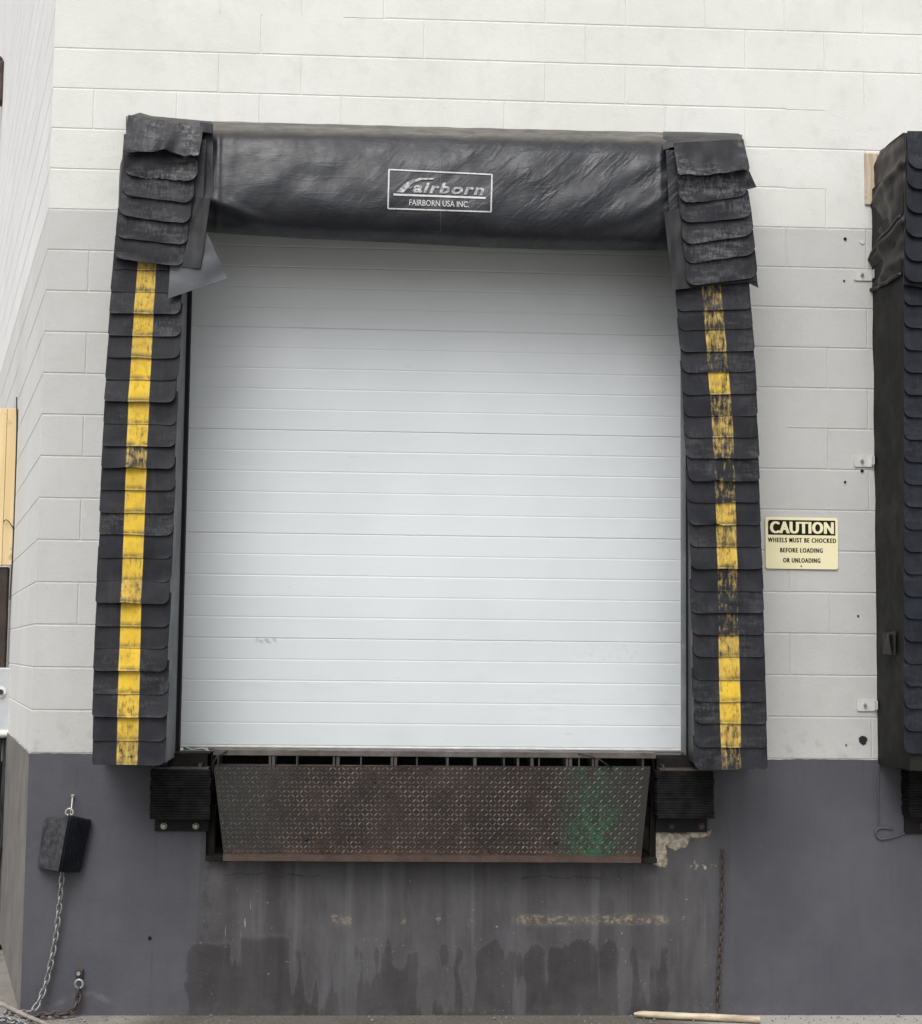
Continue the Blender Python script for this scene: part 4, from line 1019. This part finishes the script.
for p in path: p.z = max(p.z, .012)
chain_mesh(b, path, .033, .024, .0042)
tag(b.build('chain', M['chain'], smooth=True), 'bright galvanised chain curving from the wheel chock down to the ground', 'chain', 'chains on the dock base')
b = MB(); path = bez([at(722.5, 850, -.02), at(722, 890, -.022), at(721.5, 925, -.02), at(719.5, 960, -.02), at(718, 990, -.02), at(717.5, 1012, -.022)])
for p in path: p.z = max(p.z, .01)
chain_mesh(b, path, .026, .018, .0034)
b.tube([at(722.5, 850, 0), at(722.5, 850, -.03)], .007, 8)
tag(b.build('chain', M['rchain'], smooth=True), 'rusty brown chain hanging straight down right of the tread plate', 'chain', 'chains on the dock base')
AN = thing('chain_anchor', at(79, 980), 'small grey anchor plate with ring low on the base, above a curved scrape', 'anchor')
b = MB(); c_ = at(80, 973); b.box((c_.x-.018, -.02, c_.z-.022), (c_.x+.018, -.006, c_.z+.022), .004); pl_ = b.build('anchor_plate', M['steel'], AN)
b = MB(); b.tube([(c_.x-.002, -.034, c_.z+.003), (c_.x-.002, -.018, c_.z+.003)], .010, 6); b.build('bolt', M['bolt'], pl_)
b = MB(); c2 = at(79, 984, -.035); b.tube([c2+Vector((.018*math.cos(a), 0, .02*math.sin(a))) for a in [k*math.pi/8 for k in range(16)]], .006, 8, closed=True)
b.build('ring', M['chain'], AN, smooth=True)
b = MB(); path = bez([at(79.5, 988, -.035), at(78, 998, -.035), at(75, 1008, -.04), at(66, 1014, -.07), at(52, 1014, -.09), at(40, 1016, -.11), at(20, 1020, -.16), at(5, 1022, -.2)])
for p in path: p.z = max(p.z, .012)
chain_mesh(b, path, .034, .026, .005)
tag(b.build('chain', M['rchain'], smooth=True), 'dirty dull chain running from the low anchor ring left across the ground', 'chain', 'chains on the dock base')
b = MB()
for k in range(3):
    P_ = [on_ground(x, y, .02+.012*k) for x, y in ((-12+6*k, 1014+2*k), (4, 1017+k), (18-3*k, 1021), (26, 1024+k), (8, 1030), (-8, 1026))]
    chain_mesh(b, bez(P_, 50), .036, .027, .005)
tag(b.build('chain', M['chain'], smooth=True), 'loose heap of bright chain on the ground at the lower left corner', 'chain', 'chains on the dock base')
b = MB(); P_ = bez([on_ground(-12, 999, .09), on_ground(4, 1005, .07), on_ground(20, 1013, .05), on_ground(36, 1020, .03), on_ground(55, 1028, .015)], 40); b.tube(P_, .011, 8)
tag(b.build('rope', M['rope'], smooth=True), 'frayed brown rope lying over the chain heap at lower left', 'rope')
# stick
b = MB(); A = on_ground(634, 1014, .02); B = on_ground(760, 1019.5, .02)
n = 24; pts = [A.lerp(B, i/n)+Vector((0, .003*nz(i*.3, 1), .002*nz(i*.3, 5))) for i in range(n+1)]
b.tube(pts, .02, 10, rs=[.006 if i == 0 else (.013 if i == 1 else .0165+.0015*nz(i*.5, 3)) for i in range(n+1)])
tag(b.build('wooden_stick', M['stick'], smooth='auto'), 'pale wooden stick lying on the ground against the dock base', 'stick')
# small grit along the foot of the wall, one mass
b = MB(); r = random.Random(5)
for k in range(500):
    x = r.uniform(-.4, 5.2); y = -abs(r.gauss(0, .14))-.012; s = r.uniform(.002, .006)*(1.8 if r.random() < .05 else 1)
    if 1.0 < x < 2.9 and r.random() < .5: continue
    vs = [Vector((x+s*r.uniform(.7, 1.2)*a, y+s*r.uniform(.7, 1.2)*c_, s*.8+s*r.uniform(.6, 1)*d)) for a, c_, d in ((1,0,0),(0,1,0),(-1,0,0),(0,-1,0),(0,0,1),(0,0,-1))]
    b.add(vs, [(0,1,4),(1,2,4),(2,3,4),(3,0,4),(1,0,5),(2,1,5),(3,2,5),(0,3,5)])
tag(b.build('gravel', mat_simple('grit', (.12, .105, .09), (.30, .27, .23), .8, 0, 30)), 'loose grit and crumbs along the foot of the dock base', 'grit', kind='stuff')
# painted-over cable looped below the second seal
b = MB(); P_ = bez([at(879, 764, -.012), at(878.5, 790, -.010), at(878.5, 815, -.010), at(879, 828, -.010)], 20); b.tube(P_, .004, 6)
P_ = bez([at(893, 829, -.012), at(880, 828, -.012), at(875.5, 833, -.012), at(880, 839, -.012), at(890, 838, -.012), at(903, 834, -.012), at(909, 830, -.012)], 40); b.tube(P_, .005, 6)
tag(b.build('cable', M['base'], smooth=True), 'painted-over grey cable with a hooked end below the second seal', 'cable')
# tan board behind the second hood
b = MB(); A = at(864.5, 205); B = at(876, 154); b.box((A.x, -.012, A.z), (B.x+.02, -.002, B.z), .003)
tag(b.build('wood_strip', M['stain']), 'short tan wood strip on the white wall beside the second seal hood', 'wood strip')

# ================================================================== CAUTION SIGN
A = at(765.5, 568.5, -.006); B = at(837.5, 518, -.006)
SG = thing('caution_sign', (A.x*.5+B.x*.5, 0, A.z), 'cream yellow caution sign with black heading on the light grey blocks', 'sign')
tilt = math.radians(-.3)
def sg(u, v, y): return Vector((lerp(A.x, B.x, u), y, lerp(A.z, B.z, v)))
b = MB(); w_, h_ = B.x-A.x, B.z-A.z; rd = .012; pp = []
for (cx_, cz_, a0) in ((B.x-rd, A.z+rd, 270), (B.x-rd, B.z-rd, 0), (A.x+rd, B.z-rd, 90), (A.x+rd, A.z+rd, 180)):
    for k in range(5): a = math.radians(a0+k*22.5); pp.append((cx_+rd*math.cos(a), cz_+rd*math.sin(a)))
b.prism(pp, -.0095, -.003); b.build('board', M['signy'], SG)
b = MB(); a_, c_ = sg(.035, .655, -.0098), sg(.965, .945, -.0098); b.box(a_, (c_.x, -.0094, c_.z)); b.build('heading_panel', M['signk'], SG)
def sgtext(txt, u0, u1, v0, v1, mat, bold, y=-.0101, name='lettering', sp=1.0):
    vs, fs, bb = text_mesh(txt, 1, 0, .012, 1, sp); b = MB()
    for q_, du in enumerate((-bold, 0, bold)): b.add([sg(u+du, v, y-.0002*q_) for u, v in fit(vs, bb, u0+bold, u1-bold, v0, v1)], fs)
    b.build(name, mat, SG)
sgtext('CAUTION', .06, .945, .685, .915, M['signy'], .010, sp=1.12)
sgtext('WHEELS MUST BE CHOCKED', .03, .975, .51, .60, M['signk'], .0032, -.0098, sp=1.22)
sgtext('BEFORE LOADING', .20, .79, .315, .405, M['signk'], .0032, -.0098, sp=1.22)
sgtext('OR UNLOADING', .24, .755, .12, .21, M['signk'], .0032, -.0098, sp=1.22)
for u, v in ((.49, .055), (.04, .93)):
    b = MB(); p = sg(u, v, -.0125); b.tube([p, p+Vector((0, .004, 0))], .0035, 8); b.build('screw', M['signk'] if v < .5 else M['galv'], SG)

# ================================================================== OBJECTS AGAINST THE RETURN WALL (left edge)
def wall_y(px, py):                       # depth where the return wall is seen at px,py
    d = ray(px, py); t = (-CP).dot(SN)/d.dot(SN); return (CP+d*t).y
Y1 = wall_y(16, 480)
def lbox(b, x0, y0, x1, y1, Y, dep, bev=.004):
    a = at(x0, (y0+y1)/2, Y); c_ = at(x1, (y0+y1)/2, Y); a.z = at(x0, max(y0, y1), Y).z; c_.z = at(x1, min(y0, y1), Y).z; b.box((a.x, Y, a.z), (c_.x, Y+dep, c_.z), bev)
b = MB(); p_a, p_b = at(-34, 566, Y1), at(14.3, 408, Y1)
b.add([], [])
for k, (xa, xb) in enumerate(((-34, 4.5), (4.8, 14.6))):
    a = at(xa, 486, Y1); c_ = at(xb, 486, Y1); a.z = at(xa, 565, Y1).z; c_.z = at(xb, 408.5, Y1).z; b.box((a.x, Y1, a.z), (c_.x, Y1+.05, c_.z), .003)
tag(b.build('timber_post', M['timber']), 'yellow timber facing boards standing against the return wall at the left edge', 'timber')
b = MB(); b.tube(bez([at(16.6, 397, Y1-.01), at(16.8, 430, Y1-.01), at(15.5, 480, Y1-.01), at(14.2, 520, Y1-.01), at(11.5, 575, Y1-.01), at(9.8, 600, Y1)], 30), .0042, 6)
b.tube(bez([at(3, 522, Y1-.01), at(7, 520, Y1-.02), at(13, 528, Y1-.02), at(14, 536, Y1-.01)], 14), .003, 6)
tag(b.build('wire', M['cable'], smooth=True), 'thin dark wire running down the edge of the yellow timber', 'wire')
b = MB(); lbox(b, -34, 567, 6, 667, Y1+.03, .06); tag(b.build('gap_shade_board', M['brownm']), 'dark brown board standing in for the shaded gap between timber and grey box', 'board')  # dark panel paints the shade of the gap under the timber
BX = thing('electrical_box', at(-5, 735, Y1-.02), 'pale grey metal enclosure with a black knob, below the timber at the left edge', 'electrical box')
b = MB(); lbox(b, -30, 668, 12, 733, Y1-.05, .15, .006); bb_ = b.build('enclosure', M['box'], BX)
b = MB(); p = at(0, 692, Y1-.06); b.tube([p, p+Vector((0, .02, 0))], .034, 20); kb = b.build('bezel', M['pvc'], bb_)
b = MB(); p = at(0, 692, Y1-.085); b.tube([p, p+Vector((0, .03, 0))], .016, 12); b.build('knob', M['cable'], kb)
b = MB(); b.tube(bez([at(-20, 735, Y1-.06), at(4, 733.5, Y1-.06), at(11, 735, Y1-.06), at(12, 745, Y1-.055), at(11.5, 760, Y1-.05)], 24), .022, 12)
tag(b.build('pipe', M['pvc'], smooth=True), 'white plastic pipe elbow under the grey electrical box', 'pipe')
b = MB(); lbox(b, -3, 742, 12.5, 1000, Y1-.02, .05, .004) if False else None
b.tube([at(11, 742, Y1-.02), at(6.8, 880, Y1-.02), at(3.2, 1000, Y1-.02)], .012, 8)
tag(b.build('conduit', M['side'], smooth=True), 'grey conduit running down from the pipe elbow to the ground', 'conduit')
b = MB(); r = random.Random(2)
for k in range(7):
    x = -8+2.5*k; P_ = [at(x+r.uniform(-2, 2), 738+30*j, Y1-.04+.02*r.random())+Vector((.012*r.uniform(-1, 1), 0, 0)) for j in range(4)]
    P_.append(at(min(6, x+r.uniform(-3, 3)), 858+r.uniform(-12, 4), Y1-.03)); b.tube(bez(P_, 24), .010, 7)
tag(b.build('cable_bundle', M['cable'], smooth=True), 'bundle of black cables hanging below the grey electrical box', 'cables')
b = MB(); a = at(-30, 860, Y1+.03); c_ = at(3, 742, Y1+.03); b.box((a.x, Y1+.03, 0), (at(3, 900, Y1).x, Y1+.18, a.z+.58), .005)
tag(b.build('steel_post', M['brownm']), 'dark brown steel upright behind the black cables at the left edge', 'post')
b = MB(); a = at(-20, 1003, Y1-.35); c_ = at(6.5, 983, Y1-.35); b.box((a.x, Y1-.4, 0.0), (c_.x, Y1-.2, c_.z), .008)
tag(b.build('wood_block', M['brownm']), 'dark brown block on the ground at the lower left edge', 'block')
b = MB(); p = at(-4, 975, Y1-.34); 
for k in range(3): b.box((p.x-.09+.05*k, Y1-.38, c_.z+.002), (p.x-.05+.05*k, Y1-.28, c_.z+.03+.02*(k % 2)+.03), .012)
tag(b.build('rubble', M['stain']), 'pale broken lumps lying on the brown block at lower left', 'rubble')
# lamp on the return wall
Yl = wall_y(3, 80)
LP = thing('wall_lamp', at(0, 100, Yl-.05), 'brown metal lamp housing on the white return wall, at the upper left edge', 'lamp')
b = MB(); lbox(b, -34, 60, 4.0, 101, Yl-.12, .14, .02); b.build('housing', M['brownm'], LP)
b = MB(); lbox(b, -30, 56, 1.2, 60, Yl-.09, .08, .006); b.build('hood', M['brownm'], LP)

# ================================================================== LIGHT
w = bpy.data.worlds.new('World'); sc.world = w; w.use_nodes = True
nt = w.node_tree; nt.nodes.clear()
sky = nt.nodes.new('ShaderNodeTexSky'); sky.sky_type = 'NISHITA'; sky.sun_disc = False
EL, AZ = math.radians(52), math.radians(200)       # compass azimuth of the sun, 180 = straight in front of the wall
sky.sun_elevation = EL; sky.sun_rotation = AZ; sky.air_density = 1.0; sky.dust_density = 4.0; sky.ozone_density = 1.0
hs = nt.nodes.new('ShaderNodeHueSaturation'); hs.inputs['Saturation'].default_value = .18
bg = nt.nodes.new('ShaderNodeBackground'); bg.inputs[1].default_value = .15
ow = nt.nodes.new('ShaderNodeOutputWorld')
nt.links.new(sky.outputs[0], hs.inputs['Color']); nt.links.new(hs.outputs[0], bg.inputs[0]); nt.links.new(bg.outputs[0], ow.inputs[0])
s = bpy.data.lights.new('sun', 'SUN'); s.energy = 1.3; s.angle = math.radians(40); s.color = (1, .985, .96)
so = bpy.data.objects.new('sun', s); C.objects.link(so)
dirv = Vector((math.sin(AZ)*math.cos(EL), math.cos(AZ)*math.cos(EL), math.sin(EL)))   # towards the sun
so.rotation_euler = dirv.to_track_quat('Z', 'Y').to_euler(); so.location = (0, -10, 12)
sc.view_settings.view_transform = 'Standard'; sc.view_settings.look = 'None'; sc.view_settings.gamma = 1
sc.view_settings.exposure = .33
